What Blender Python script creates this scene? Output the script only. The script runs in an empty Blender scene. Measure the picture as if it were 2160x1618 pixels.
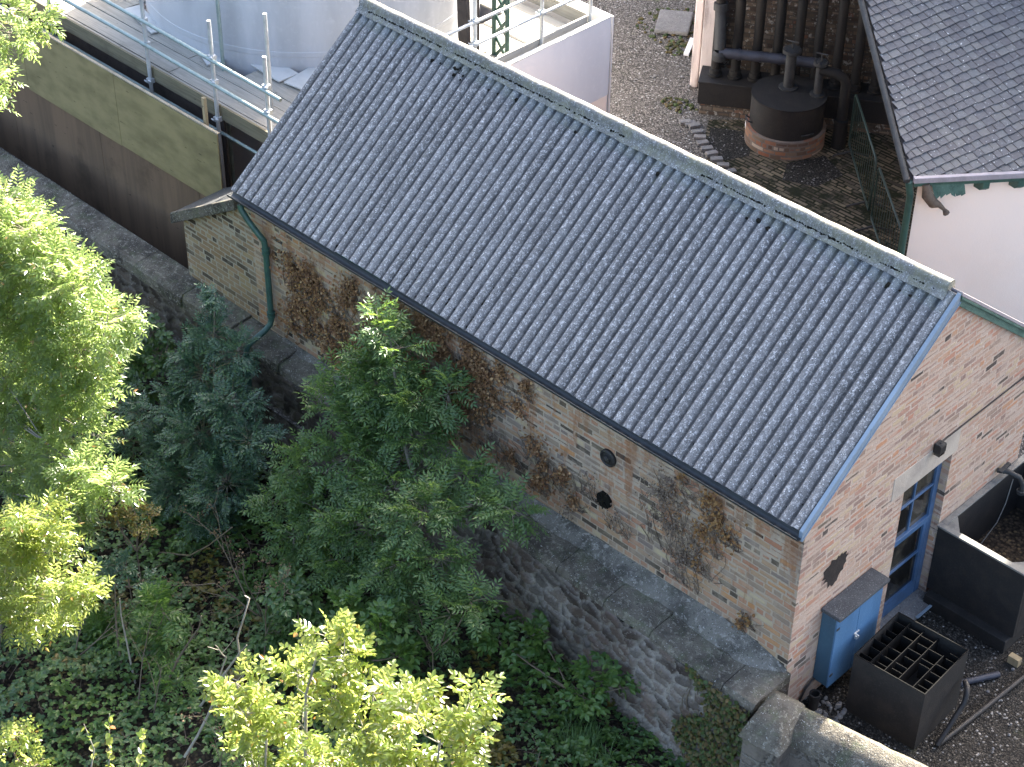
import bpy, math, random
from mathutils import Vector, Matrix, noise as MN
import numpy as np
R = math.radians
S = bpy.context.scene
COL = S.collection

# ------------------------------------------------------------------ camera
cam_d = bpy.data.cameras.new("camera")
cam_d.sensor_width = 36.0
cam_d.lens = 67.47
cam_d.clip_start = 0.1
cam_d.clip_end = 2000
cam = bpy.data.objects.new("camera", cam_d)
COL.objects.link(cam)
cam.matrix_world = Matrix((
    (0.71250, -0.43556, 0.55012, 8.2207),
    (0.70158, 0.43015, -0.56811, -12.8153),
    (0.01081, 0.79074, 0.61206, 16.3926),
    (0, 0, 0, 1)))
S.camera = cam

# ------------------------------------------------------------------ sky, sun, exposure
SUN = Vector((-0.148, 0.811, 0.566)).normalized()
EL = math.asin(SUN.z)
AZ = math.atan2(SUN.x, SUN.y)
w = bpy.data.worlds.new("World")
S.world = w
w.use_nodes = True
wn = w.node_tree.nodes
wn.clear()
sky = wn.new("ShaderNodeTexSky")
sky.sky_type = 'NISHITA'
sky.sun_disc = False
sky.sun_elevation = EL
sky.sun_rotation = AZ
sky.air_density = 0.9
sky.dust_density = 5.0
sky.ozone_density = 0.6
bg = wn.new("ShaderNodeBackground")
bg.inputs[1].default_value = 0.10
wo = wn.new("ShaderNodeOutputWorld")
w.node_tree.links.new(sky.outputs[0], bg.inputs[0])
w.node_tree.links.new(bg.outputs[0], wo.inputs[0])
sd = bpy.data.lights.new("sun", 'SUN')
sd.energy = 5.0
sd.angle = R(0.5)
sd.color = (1.0, 0.93, 0.82)
sun = bpy.data.objects.new("sun", sd)
COL.objects.link(sun)
sun.rotation_euler = SUN.to_track_quat('Z', 'Y').to_euler()
sun.location = SUN * 60
S.view_settings.view_transform = 'Standard'
S.view_settings.look = 'None'
S.view_settings.gamma = 1
S.view_settings.use_curve_mapping = False
S.view_settings.exposure = 3.25

random.seed(7)
rnd = random.random
def ru(a, b): return a + (b - a) * random.random()

# ------------------------------------------------------------------ mesh helpers
class MB:
    """collects shapes in world metres; build() links them as one mesh object"""
    def __init__(s): s.v = []; s.f = []; s.mi = []; s.sm = []; s.cur = 0
    def add(s, vs, fs, smooth=False):
        o = len(s.v); s.v += [tuple(p) for p in vs]
        for f in fs:
            s.f.append(tuple(i + o for i in f)); s.mi.append(s.cur); s.sm.append(smooth)
    def quad(s, a, b, c, d): s.add([a, b, c, d], [(0, 1, 2, 3)])
    def box(s, x0, x1, y0, y1, z0, z1, fr=None):
        vs = [(x, y, z) for z in (z0, z1) for y in (y0, y1) for x in (x0, x1)]
        if fr: vs = [fr(*p) for p in vs]
        s.add(vs, [(0, 2, 3, 1), (4, 5, 7, 6), (0, 1, 5, 4), (2, 6, 7, 3), (0, 4, 6, 2), (1, 3, 7, 5)])
    def bar(s, p, q, wd, ht, up=(0, 0, 1)):
        p = Vector(p); q = Vector(q); d = (q - p).normalized(); up = Vector(up)
        sx = d.cross(up)
        if sx.length < 1e-4: sx = Vector((1, 0, 0))
        sx.normalize(); u = sx.cross(d); a = sx * wd / 2; b = u * ht / 2
        vs = [p - a - b, p + a - b, p + a + b, p - a + b, q - a - b, q + a - b, q + a + b, q - a + b]
        s.add(vs, [(0, 3, 2, 1), (4, 5, 6, 7), (0, 1, 5, 4), (1, 2, 6, 5), (2, 3, 7, 6), (3, 0, 4, 7)])
    def tube(s, path, r, r2=None, n=8, caps=True, smooth=True):
        P = [Vector(p) for p in path]; m = len(P); vs = []; fs = []; pu = None
        for i, p in enumerate(P):
            d = (P[min(i + 1, m - 1)] - P[max(i - 1, 0)])
            if d.length < 1e-9: d = Vector((0, 0, 1))
            d.normalize()
            if pu is None:
                pu = d.orthogonal().normalized()
            else:
                pu = pu - d * pu.dot(d)
                if pu.length < 1e-5: pu = d.orthogonal()
                pu.normalize()
            b = d.cross(pu)
            rr = r if r2 is None else (r[i] if isinstance(r, (list, tuple)) else r + (r2 - r) * i / max(1, m - 1))
            if isinstance(r, (list, tuple)): rr = r[i]
            for k in range(n):
                a = 2 * math.pi * k / n
                vs.append(p + pu * math.cos(a) * rr + b * math.sin(a) * rr)
        for i in range(m - 1):
            for k in range(n):
                k2 = (k + 1) % n
                fs.append((i * n + k, i * n + k2, (i + 1) * n + k2, (i + 1) * n + k))
        s.add(vs, fs, smooth)
        if caps:
            s.add(vs[:n], [tuple(range(n))[::-1]]); s.add(vs[-n:], [tuple(range(n))])
    def lathe(s, c, prof, n=40, smooth=False, a0=0, a1=2 * math.pi):
        c = Vector(c); full = abs(a1 - a0 - 2 * math.pi) < 1e-6; cnt = n if full else n + 1
        for (r0, z0), (r1, z1) in zip(prof[:-1], prof[1:]):
            vs = []; fs = []
            for k in range(cnt):
                a = a0 + (a1 - a0) * k / n
                for r, z in ((r0, z0), (r1, z1)):
                    vs.append(c + Vector((r * math.cos(a), r * math.sin(a), z)))
            for k in range(n):
                k2 = (k + 1) % cnt
                fs.append((2 * k, 2 * k2, 2 * k2 + 1, 2 * k + 1))
            s.add(vs, fs, smooth)
    def prism(s, pts, axis, a0, a1):
        """polygon pts (2d) extruded along axis"""
        def mk(p, a):
            return {0: (a, p[0], p[1]), 1: (p[0], a, p[1]), 2: (p[0], p[1], a)}[axis]
        n = len(pts)
        vs = [mk(p, a0) for p in pts] + [mk(p, a1) for p in pts]
        fs = [tuple(range(n))[::-1], tuple(range(n, 2 * n))] + [(i, (i + 1) % n, n + (i + 1) % n, n + i) for i in range(n)]
        s.add(vs, fs)
    def build(s, name, mats, parent=None, bevel=0, fixn=True):
        if not isinstance(mats, (list, tuple)): mats = [mats]
        off = Vector((0, 0, 0))
        pm = None
        if parent is not None:
            off = ORG[parent.name]
        me = bpy.data.meshes.new(name)
        ox, oy, oz = off
        me.from_pydata([(x - ox, y - oy, z - oz) for x, y, z in s.v], [], s.f)
        for m in mats: me.materials.append(m)
        me.polygons.foreach_set("material_index", s.mi)
        me.polygons.foreach_set("use_smooth", s.sm)
        me.update()
        o = bpy.data.objects.new(name, me)
        COL.objects.link(o)
        if parent is not None:
            o.parent = parent
        ORG[o.name] = off
        if bevel:
            b = o.modifiers.new("bevel", 'BEVEL'); b.width = bevel; b.segments = 2; b.limit_method = 'ANGLE'
            b.angle_limit = R(40)
        return o
ORG = {}

def thing(name, label, cat, loc=(0, 0, 0), group=None):
    o = bpy.data.objects.new(name, None)
    o.empty_display_size = 0.2
    COL.objects.link(o)
    o.location = loc
    ORG[o.name] = Vector(loc)
    o["label"] = label; o["category"] = cat
    if group: o["group"] = group
    return o
def tag(o, label, cat, group=None, kind=None):
    if label: o["label"] = label
    if cat: o["category"] = cat
    if group: o["group"] = group
    if kind: o["kind"] = kind
    return o
def dup(root, delta, label, group):
    r = root.copy(); COL.objects.link(r); r.location = Vector(root.location) + Vector(delta)
    r["label"] = label
    if group: r["group"] = group
    for ch in list(root.children):
        c = ch.copy(); COL.objects.link(c); c.parent = r
        for g in list(ch.children):
            d = g.copy(); COL.objects.link(d); d.parent = c
    return r

# ------------------------------------------------------------------ material helpers
class NT:
    def __init__(s, name, rough=0.8, spec=0.3):
        s.m = bpy.data.materials.new(name); s.m.use_nodes = True
        s.t = s.m.node_tree; s.n = s.t.nodes; s.l = s.t.links
        s.b = s.n["Principled BSDF"]
        s.b.inputs["Roughness"].default_value = rough
        s.b.inputs["Specular IOR Level"].default_value = spec
        s.out = s.n["Material Output"]
    def lk(s, a, inp):
        if isinstance(a, (int, float)): inp.default_value = a
        elif isinstance(a, (tuple, list)):
            inp.default_value = tuple(a) + ((1,) if len(a) == 3 and inp.type == 'RGBA' else ())
        else: s.l.new(a, inp)
    def math(s, op, a, b=0, c=None):
        n = s.n.new("ShaderNodeMath"); n.operation = op
        s.lk(a, n.inputs[0]); s.lk(b, n.inputs[1])
        if c is not None: s.lk(c, n.inputs[2])
        return n.outputs[0]
    def obj(s):
        return s.n.new("ShaderNodeTexCoord").outputs["Object"]
    def geo(s, k):
        return s.n.new("ShaderNodeNewGeometry").outputs[k]
    def sep(s, v):
        n = s.n.new("ShaderNodeSeparateXYZ"); s.lk(v, n.inputs[0]); return n.outputs
    def comb(s, x, y, z=0):
        n = s.n.new("ShaderNodeCombineXYZ")
        for i, a in enumerate((x, y, z)): s.lk(a, n.inputs[i])
        return n.outputs[0]
    def map(s, v, scale=(1, 1, 1), loc=(0, 0, 0), rot=(0, 0, 0)):
        n = s.n.new("ShaderNodeMapping"); s.lk(v, n.inputs[0])
        n.inputs["Scale"].default_value = scale; n.inputs["Location"].default_value = loc
        n.inputs["Rotation"].default_value = rot
        return n.outputs[0]
    def noise(s, v, scale, detail=4, rough=0.55, dist=0.0, col=False):
        n = s.n.new("ShaderNodeTexNoise"); s.lk(v, n.inputs["Vector"])
        n.inputs["Scale"].default_value = scale; n.inputs["Detail"].default_value = detail
        n.inputs["Roughness"].default_value = rough; n.inputs["Distortion"].default_value = dist
        return n.outputs["Color" if col else "Fac"]
    def vor(s, v, scale, feat='F1', out="Distance", rnd=1.0):
        n = s.n.new("ShaderNodeTexVoronoi"); n.feature = feat; s.lk(v, n.inputs["Vector"])
        n.inputs["Scale"].default_value = scale; n.inputs["Randomness"].default_value = rnd
        return n.outputs[out]
    def white(s, v):
        n = s.n.new("ShaderNodeTexWhiteNoise"); n.noise_dimensions = '3D'; s.lk(v, n.inputs[0])
        return n.outputs
    def ramp(s, f, stops, interp='LINEAR'):
        n = s.n.new("ShaderNodeValToRGB"); s.lk(f, n.inputs[0]); cr = n.color_ramp; cr.interpolation = interp
        while len(cr.elements) < len(stops): cr.elements.new(0.5)
        for e, (p, c) in zip(cr.elements, stops):
            e.position = p
            if isinstance(c, (int, float)): c = (c, c, c)
            e.color = (*c, 1)
        return n.outputs[0]
    def step(s, f, a, b):
        n = s.n.new("ShaderNodeMapRange"); n.interpolation_type = 'SMOOTHSTEP'
        s.lk(f, n.inputs[0]); s.lk(a, n.inputs[1]); s.lk(b, n.inputs[2])
        return n.outputs[0]
    def mix(s, f, a, b, mode='MIX'):
        n = s.n.new("ShaderNodeMix"); n.data_type = 'RGBA'; n.blend_type = mode
        s.lk(f, n.inputs[0]); s.lk(a, n.inputs[6]); s.lk(b, n.inputs[7])
        return n.outputs[2]
    def bump(s, h, dist=0.01, strength=1.0):
        n = s.n.new("ShaderNodeBump"); s.lk(h, n.inputs["Height"])
        n.inputs["Distance"].default_value = dist; n.inputs["Strength"].default_value = strength
        s.l.new(n.outputs[0], s.b.inputs["Normal"])
    def color(s, c): s.lk(c, s.b.inputs["Base Color"])
    def rough(s, r): s.lk(r, s.b.inputs["Roughness"])

def weathered(name, base, dark, light=None, scale=3.0, rough=0.7, spec=0.3, speck=0.0, bump=0.004, streak=False, fine=40, metal=0):
    """a paint / metal / render surface with patches, fine grain and specks"""
    t = NT(name, rough, spec); o = t.obj()
    v = t.map(o, (1, 1, 0.18)) if streak else o
    a = t.noise(v, scale, 6, 0.6)
    c = t.mix(t.step(a, 0.42, 0.68), base, dark)
    g = t.noise(o, fine, 3, 0.7)
    c = t.mix(t.math('MULTIPLY', t.step(g, 0.5, 0.75), 0.35), c, light or tuple(min(1, k * 1.6 + .01) for k in base))
    if speck:
        s = t.noise(o, 70, 2, 0.5)
        c = t.mix(t.step(s, 0.68 - speck, 0.74 - speck), c, light or (.6, .6, .55))
    t.color(c); t.b.inputs["Metallic"].default_value = metal
    if bump: t.bump(t.math('ADD', g, t.math('MULTIPLY', a, 1.5)), bump)
    return t.m

def brick_mat(name, palette, mortar=((.50, .45, .36), (.34, .29, .23)), slots=1.0, smear=True, stain=0.5, dirt=(.05, .042, .04), lich=0.0, rust=0.0, fleck=0.0, flat=0, wash=0.0):
    t = NT(name, 0.92, 0.15); o = t.obj()
    if flat: o = t.map(o, rot=(R(90), 0, R(flat)))
    x, y, z = t.sep(o)
    if flat: y = 0.0
    nz = t.noise(o, 5, 3); nf = t.noise(o, 34, 4, 0.6); nl = t.noise(o, 0.9, 4, 0.6)
    u = t.math('ADD', t.math('ADD', x, y), t.math('MULTIPLY', nz, 0.016))
    v = t.math('ADD', t.math('ADD', z, 20), t.math('MULTIPLY', t.noise(o, 3.1, 2), 0.012))
    H = 0.081
    vr = t.math('DIVIDE', v, H); row = t.math('FLOOR', vr)
    wr = t.white(t.comb(row, 3.3, 1.7))[0]
    hdr = t.math('GREATER_THAN', t.math('MULTIPLY', row, 0.2), t.math('ADD', t.math('FLOOR', t.math('MULTIPLY', row, 0.2)), 0.75))
    bw = t.math('SUBTRACT', 0.25, t.math('MULTIPLY', hdr, 0.125))
    sh = t.math('ADD', t.math('MULTIPLY', t.math('MODULO', row, 2), 0.5), t.math('MULTIPLY', wr, 0.22))
    uu = t.math('ADD', t.math('DIVIDE', u, bw), sh)
    col = t.math('FLOOR', uu)
    fu = t.math('MULTIPLY', t.math('SUBTRACT', uu, col), bw)
    fv = t.math('MULTIPLY', t.math('FRACT', vr), H)
    idv = t.comb(col, row, t.math('MULTIPLY', hdr, 7.0))
    wcol = t.white(idv)[1]; r1, r2, r3 = t.sep(wcol)
    r4 = t.white(t.comb(row, col, 9.1))[0]
    du = t.math('MINIMUM', fu, t.math('SUBTRACT', bw, fu))
    dv = t.math('MINIMUM', fv, t.math('SUBTRACT', H, fv))
    tu = t.math('ADD', 0.006, t.math('MULTIPLY', t.math('POWER', r1, 2.0), 0.014))
    k = t.math('POWER', r2, 2.2)
    if smear:
        zone = t.math('ADD', t.step(z, 1.2, 2.2), t.math('MULTIPLY', t.math('SUBTRACT', nl, 0.5), 1.6))
        k = t.math('MULTIPLY', k, t.math('MAXIMUM', t.math('MINIMUM', zone, 1.0), 0.12))
    tv = t.math('ADD', 0.0055, t.math('MULTIPLY', k, 0.024 * slots))
    e = t.math('MINIMUM', t.math('SUBTRACT', du, tu), t.math('SUBTRACT', dv, tv))
    e = t.math('ADD', e, t.math('MULTIPLY', t.math('SUBTRACT', nf, 0.5), 0.022))
    mask = t.step(e, -0.001, 0.0035)
    n = len(palette); stops = []; acc = 0; tot = sum(p[0] for p in palette)
    for wt, c in palette:
        stops.append((acc / tot, c)); acc += wt
    bc = t.ramp(r3, stops, 'CONSTANT')
    bc = t.mix(t.math('MULTIPLY', nf, 0.55), bc, t.mix(0.5, bc, (.12, .09, .07)), 'MIX')
    bc = t.mix(t.math('MULTIPLY', r4, 0.35), bc, (.32, .25, .17))
    mc = t.mix(t.noise(o, 9, 5), mortar[0], mortar[1])
    c = t.mix(mask, mc, bc)
    if fleck:
        fl = t.math('MULTIPLY', t.step(t.math('ABSOLUTE', e), 0.003, 0.0005), t.step(t.noise(o, 6, 4, 0.6), 0.48, 0.6))
        c = t.mix(t.math('MULTIPLY', fl, fleck), c, (.62, .58, .52))
    if wash:
        wz = t.step(t.noise(o, 2.6, 6, 0.68), 0.48, 0.62)
        c = t.mix(t.math('MULTIPLY', wz, wash), c, mc)
    # weather stains
    st = t.step(t.noise(t.map(o, (1.3, 1.3, 0.45)), 1.4, 6, 0.65), 0.52, 0.72)
    c = t.mix(t.math('MULTIPLY', st, stain * 0.6), c, (.17, .135, .12))
    sm = t.step(t.noise(t.map(o, (5, 5, 0.9)), 1.6, 5, 0.7), 0.64, 0.74)
    c = t.mix(t.math('MULTIPLY', sm, stain), c, dirt)
    if rust:
        rs = t.step(t.math('ADD', t.noise(t.map(o, (2.6, 2.6, 0.55)), 1.5, 5, 0.65), t.math('MULTIPLY', t.math('SUBTRACT', z, 1.9), 0.06)), 0.53, 0.66)
        c = t.mix(t.math('MULTIPLY', t.math('MULTIPLY', rs, nf), rust), c, (.22, .10, .045))
    if lich:
        ls = t.step(t.noise(o, 12, 5, 0.7), 0.62 - lich, 0.7 - lich)
        c = t.mix(t.math('MULTIPLY', ls, 0.8), c, (.36, .35, .31))
    t.color(c)
    deep = t.math('MULTIPLY', t.math('LESS_THAN', r3, 0.001), 0)
    h = t.math('ADD', t.math('MULTIPLY', mask, 0.45), t.math('MULTIPLY', nf, 0.5))
    t.bump(h, 0.012, 0.9)
    return t.m

TAN = [(2.0, (.34, .215, .125)), (2.4, (.36, .20, .122)), (2.2, (.34, .162, .095)), (1.4, (.40, .20, .085)), (1.6, (.23, .17, .125)), (0.9, (.44, .36, .22)), (1.2, (.18, .14, .12)), (1.5, (.022, .02, .018))]
PINK = [(2.8, (.40, .255, .185)), (2.4, (.36, .21, .155)), (1.6, (.41, .20, .135)), (0.8, (.43, .22, .125)), (2.2, (.25, .165, .135)), (1.6, (.46, .35, .23)), (0.8, (.06, .05, .045))]
DARKB = [(2, (.05, .034, .027)), (2, (.07, .048, .036)), (1.4, (.04, .03, .025)), (0.4, (.14, .065, .042)), (0.4, (.12, .10, .08))]
M = {}
M['brick'] = brick_mat("brick_tan", TAN, mortar=((.40, .325, .24), (.28, .222, .165)), slots=1.35, stain=0.75, wash=0.42, rust=1.15)
M['brick_gable'] = brick_mat("brick_gable", PINK, mortar=((.43, .34, .27), (.36, .265, .205)), slots=1.3, stain=0.4, smear=False, fleck=0.85, wash=0.6)
M['brick_annex'] = brick_mat("brick_annex", [(2, (.22, .14, .075)), (2, (.26, .165, .09)), (1.5, (.15, .105, .07)), (1, (.3, .22, .12)), (1.3, (.03, .025, .02))], mortar=((.36, .32, .25), (.25, .22, .17)), stain=0.7, wash=0.3)
M['brick_dark'] = brick_mat("brick_sooty", DARKB, mortar=((.09, .076, .063), (.055, .047, .04)), stain=0.8, smear=False, lich=0.06)
M['brick_red'] = brick_mat("brick_red", [(2, (.22, .085, .05)), (2, (.16, .075, .05)), (1, (.27, .12, .065)), (1.4, (.08, .05, .04)), (.4, (.36, .31, .26))], mortar=((.20, .17, .145), (.1, .08, .07)), stain=0.8, smear=False)

def rubble_mat(name, a, b, mortar, scale=3.2, moss=0.3, stain=0.5):
    t = NT(name, 0.95, 0.1); o = t.obj(); x, y, z = t.sep(o)
    wv = t.noise(o, 3.0, 3, 0.6, col=True)
    q = t.mix(0.34, t.comb(t.math('ADD', x, t.math('MULTIPLY', y, 0.8)), t.math('MULTIPLY', z, 2.3), 0.0), wv, 'ADD')
    d = t.vor(q, scale, 'DISTANCE_TO_EDGE'); cc = t.vor(q, scale, 'F1', "Color"); r1, r2, r3 = t.sep(cc)
    nf = t.noise(o, 26, 5, 0.65)
    e = t.math('ADD', d, t.math('MULTIPLY', t.math('SUBTRACT', nf, 0.5), 0.30))
    mask = t.step(e, 0.03, 0.09)
    sc = t.mix(r1, a, b); sc = t.mix(t.math('MULTIPLY', nf, 0.6), sc, tuple(k * .45 for k in a))
    nl = t.noise(o, 1.6, 5, 0.6)
    # render smeared over the stones in patches
    cover = t.step(nl, 0.48, 0.62)
    mc = t.mix(t.noise(o, 14, 5, 0.7), mortar, tuple(k * .55 for k in mortar))
    c = t.mix(t.math('MULTIPLY', mask, t.math('SUBTRACT', 1.0, t.math('MULTIPLY', cover, 0.72))), mc, sc)
    st = t.step(t.noise(t.map(o, (2, 2, 0.6)), 1.7, 5, 0.65), 0.5, 0.68)
    c = t.mix(t.math('MULTIPLY', st, stain), c, (.05, .043, .038))
    ms = t.step(t.noise(o, 3.3, 5, 0.7), 0.58, 0.7)
    c = t.mix(t.math('MULTIPLY', ms, moss), c, (.06, .075, .03))
    t.color(c)
    t.bump(t.math('ADD', t.math('MULTIPLY', mask, 0.8), nf), 0.022)
    return t.m
M['rubble'] = rubble_mat("rubble_stone", (.10, .078, .07), (.20, .155, .135), (.33, .305, .29), scale=3.9)
M['rubble_dark'] = rubble_mat("rubble_stone_dark", (.06, .047, .038), (.1, .08, .065), (.15, .135, .115), moss=0.5)
M['yardstone'] = rubble_mat("rendered_stone", (.15, .13, .11), (.2, .175, .15), (.23, .21, .185), scale=1.6, moss=0.25, stain=0.6)

def coping_mat(name, base, lich, dark, moss=(.09, .11, .06), mossk=0.4):
    t = NT(name, 0.95, 0.1); o = t.obj()
    a = t.noise(o, 2.2, 6, 0.65); b = t.noise(o, 17, 6, 0.7); s = t.noise(o, 55, 3, 0.6)
    c = t.mix(t.step(a, 0.4, 0.65), base, dark)
    c = t.mix(t.math('MULTIPLY', t.step(b, 0.52, 0.64), 0.75), c, lich)
    c = t.mix(t.math('MULTIPLY', t.step(t.noise(o, 5.3, 5, 0.6), 0.5, 0.66), mossk), c, moss)
    c = t.mix(t.step(s, 0.64, 0.7), c, (.5, .5, .47))
    c = t.mix(t.step(t.noise(o, 37, 3, 0.6), 0.63, 0.7), c, (.035, .035, .035))
    t.color(c); t.bump(t.math('ADD', b, t.math('MULTIPLY', s, 0.6)), 0.035)
    return t.m
M['coping'] = coping_mat("coping_stone", (.14, .125, .10), (.25, .232, .19), (.062, .055, .046), mossk=0.4)
M['fillet'] = coping_mat("mortar_fillet", (.175, .163, .142), (.33, .312, .28), (.07, .066, .058), mossk=0.15)
M['gravestone'] = coping_mat("stone_slab", (.22, .21, .2), (.26, .25, .24), (.17, .165, .16), mossk=0.0)
M['concrete'] = weathered("concrete_lintel", (.38, .33, .27), (.29, .25, .21), (.46, .41, .35), 2.2, 0.9, 0.2)

def roof_mat(name, base, dark, lich, yellow=0.0, valley=True):
    t = NT(name, 0.8, 0.28); o = t.obj(); x, y, z = t.sep(o)
    PI_ = (9.30 + 0.035) / 63.5
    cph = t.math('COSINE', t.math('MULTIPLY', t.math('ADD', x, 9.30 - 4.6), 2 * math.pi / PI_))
    big = t.noise(o, 0.8, 5, 0.6)
    ribn = t.noise(t.map(o, (6.8, 0.35, 0.35)), 1.0, 3, 0.6)
    c = t.mix(t.step(big, 0.35, 0.7), base, tuple(k * .78 for k in base))
    c = t.mix(t.math('MULTIPLY', t.step(ribn, 0.4, 0.7), 0.55), c, dark)
    fsh = t.math('FRACT', t.math('DIVIDE', t.math('ADD', x, 9.30 - 4.6), PI_ * 7))
    lapl = t.math('MULTIPLY', t.step(t.math('ABSOLUTE', t.math('SUBTRACT', fsh, 0.93)), 0.022, 0.006), t.step(t.noise(t.map(o, (3, 2, 2)), 2.0, 4, 0.6), 0.42, 0.55))
    c = t.mix(t.math('MULTIPLY', lapl, 0.85 if valley else 0.0), c, (.02, .02, .02))
    shn = t.math('FLOOR', t.math('DIVIDE', t.math('ADD', x, 9.30 - 4.6), PI_ * 7))
    c = t.mix(t.math('MULTIPLY', t.white(t.comb(shn, 2.2, 4.4))[0], 0.35), c, tuple(k * .62 for k in base))
    st_ = t.step(t.noise(t.map(o, (3.4, 0.5, 0.5)), 1.1, 5, 0.7), 0.52, 0.68)
    c = t.mix(t.math('MULTIPLY', st_, 0.45), c, tuple(k * .5 for k in base))
    m = t.noise(t.map(o, (1, 0.8, 0.8)), 30, 6, 0.8)
    c = t.mix(t.math('MULTIPLY', t.step(m, 0.51, 0.60), 0.75), c, lich)
    f = t.noise(o, 75, 3, 0.6)
    c = t.mix(t.math('MULTIPLY', t.step(f, 0.585, 0.65), 0.9), c, tuple(k * .35 for k in dark))
    g = t.noise(t.map(o, (1, 1, 1), (5, 3, 2)), 62, 2, 0.5)
    c = t.mix(t.step(g, 0.665, 0.71), c, (.66, .67, .68))
    # short dark cracks running with the ribs
    k = t.noise(t.map(o, (30, 1.6, 1.6)), 1.5, 4, 0.6)
    c = t.mix(t.math('MULTIPLY', t.step(k, 0.66, 0.72), 0.6), c, tuple(q * .45 for q in dark))
    if valley:   # dirt and painted shade darkening the valleys of the sheets
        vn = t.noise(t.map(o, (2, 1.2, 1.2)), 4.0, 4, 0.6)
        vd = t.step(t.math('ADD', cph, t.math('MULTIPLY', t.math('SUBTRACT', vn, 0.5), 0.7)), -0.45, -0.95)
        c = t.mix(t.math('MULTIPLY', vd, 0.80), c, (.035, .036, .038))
    if yellow:
        yl = t.step(t.noise(o, 6, 5, 0.7), 0.40, 0.62)
        c = t.mix(t.math('MULTIPLY', yl, yellow), c, (.17, .165, .10))
    t.color(c); t.bump(t.math('ADD', m, f), 0.006, 0.8)
    return t.m
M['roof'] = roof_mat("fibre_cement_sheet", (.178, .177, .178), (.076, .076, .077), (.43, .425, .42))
M['ridge'] = roof_mat("ridge_capping", (.19, .185, .17), (.10, .098, .092), (.36, .355, .34), yellow=0.5, valley=False)
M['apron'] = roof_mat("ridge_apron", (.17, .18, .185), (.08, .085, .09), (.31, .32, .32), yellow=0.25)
M['hole'] = weathered("gap_and_moss_black", (.010, .010, .009), (.02, .018, .014), (.04, .035, .025), 8, 1.0, 0.0)

M['bluepaint'] = weathered("blue_paint", (.065, .15, .27), (.05, .12, .22), (.14, .235, .35), 2.5, 0.55, 0.4, bump=0.002, streak=True)
M['tealpaint'] = weathered("teal_paint", (.035, .085, .13), (.027, .065, .10), (.075, .135, .18), 2.5, 0.55, 0.4, bump=0.002, streak=True)
M['doorblue'] = weathered("door_blue_paint", (.05, .105, .20), (.035, .075, .14), (.11, .18, .29), 4, 0.4, 0.5, bump=0.001)
M['flash'] = weathered("blue_grey_flashing", (.175, .23, .285), (.135, .18, .225), (.25, .305, .36), 1.2, 0.45, 0.5, bump=0.001)
M['green'] = weathered("dark_green_paint", (.035, .085, .065), (.02, .055, .045), (.07, .13, .1), 6, 0.45, 0.5, bump=0.002)
M['greendark'] = weathered("dark_green_steel", (.02, .04, .033), (.012, .025, .02), (.05, .07, .06), 6, 0.55, 0.4, bump=0.001)
M['greenbar'] = weathered("green_barge_paint", (.06, .12, .095), (.03, .07, .055), (.16, .22, .19), 6, 0.5, 0.4, bump=0.002)
M['gutter'] = weathered("black_gutter", (.014, .018, .019), (.01, .011, .012), (.05, .055, .055), 8, 0.45, 0.5, bump=0.001)
M['black'] = weathered("black_iron", (.014, .0135, .0135), (.022, .019, .017), (.045, .042, .04), 5, 0.6, 0.35, bump=0.002)
M['blackgrey'] = weathered("black_iron_dusty", (.015, .0145, .014), (.024, .021, .019), (.05, .046, .042), 4, 0.75, 0.25, bump=0.003)
M['greyiron'] = weathered("grey_iron", (.032, .033, .033), (.02, .02, .02), (.07, .07, .064), 7, 0.7, 0.3, bump=0.004)
M['pipeiron'] = weathered("sooty_iron_pipe", (.012, .0115, .011), (.018, .015, .012), (.04, .037, .032), 4, 0.75, 0.25, bump=0.003, streak=True)
M['bluepipe'] = weathered("blue_grey_iron", (.032, .034, .046), (.02, .021, .028), (.06, .06, .066), 5, 0.55, 0.4)
M['pitch'] = weathered("pitch_black", (.006, .006, .006), (.009, .008, .007), (.015, .014, .013), 5, 0.9, 0.1)
M['felt'] = weathered("roofing_felt", (.065, .068, .072), (.045, .047, .05), (.20, .2, .2), 3, 0.95, 0.1, speck=0.05, bump=0.006, fine=90)
M['rim'] = weathered("pale_iron_rim", (.16, .155, .14), (.11, .105, .10), (.24, .23, .2), 6, 0.8, 0.2)
M['tar'] = weathered("tar_patch", (.030, .026, .024), (.04, .033, .03), (.06, .052, .046), 8, 0.95, 0.1)
M['steel'] = weathered("galvanised_steel", (.42, .44, .45), (.33, .35, .36), (.52, .53, .53), 8, 0.42, 0.5, bump=0.001, metal=0.35)
M['steelgreen'] = weathered("grey_green_steel", (.24, .30, .285), (.18, .23, .215), (.36, .41, .39), 8, 0.5, 0.5, bump=0.001, metal=0.25)  # darker, greener copy of the galvanised steel
M['whitetank'] = weathered("white_tank_paint", (.45, .455, .475), (.33, .335, .35), (.5, .5, .51), 0.9, 0.5, 0.4, bump=0.001, streak=True, fine=9)
M['whiteply'] = weathered("white_painted_board", (.62, .61, .62), (.55, .54, .56), (.66, .65, .65), 0.8, 0.75, 0.25, bump=0.001, streak=True, fine=12)
M['pinkwall'] = weathered("cream_render", (.86, .71, .60), (.83, .67, .555), (.87, .73, .62), 0.6, 0.9, 0.2, bump=0.002)
M['peel'] = weathered("peeling_white_paint", (.58, .50, .46), (.28, .23, .21), (.66, .62, .58), 5, 0.9, 0.15, bump=0.008, streak=True)
M['lead'] = weathered("lead_flashing", (.27, .24, .25), (.21, .19, .2), (.4, .37, .37), 5, 0.6, 0.4)
M['rag'] = weathered("weathered_wood", (.13, .10, .075), (.08, .06, .05), (.2, .16, .12), 9, 0.9, 0.1)
M['greyplate'] = weathered("pale_board", (.48, .48, .46), (.4, .4, .38), (.54, .54, .52), 2.5, 0.8, 0.2)

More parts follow.
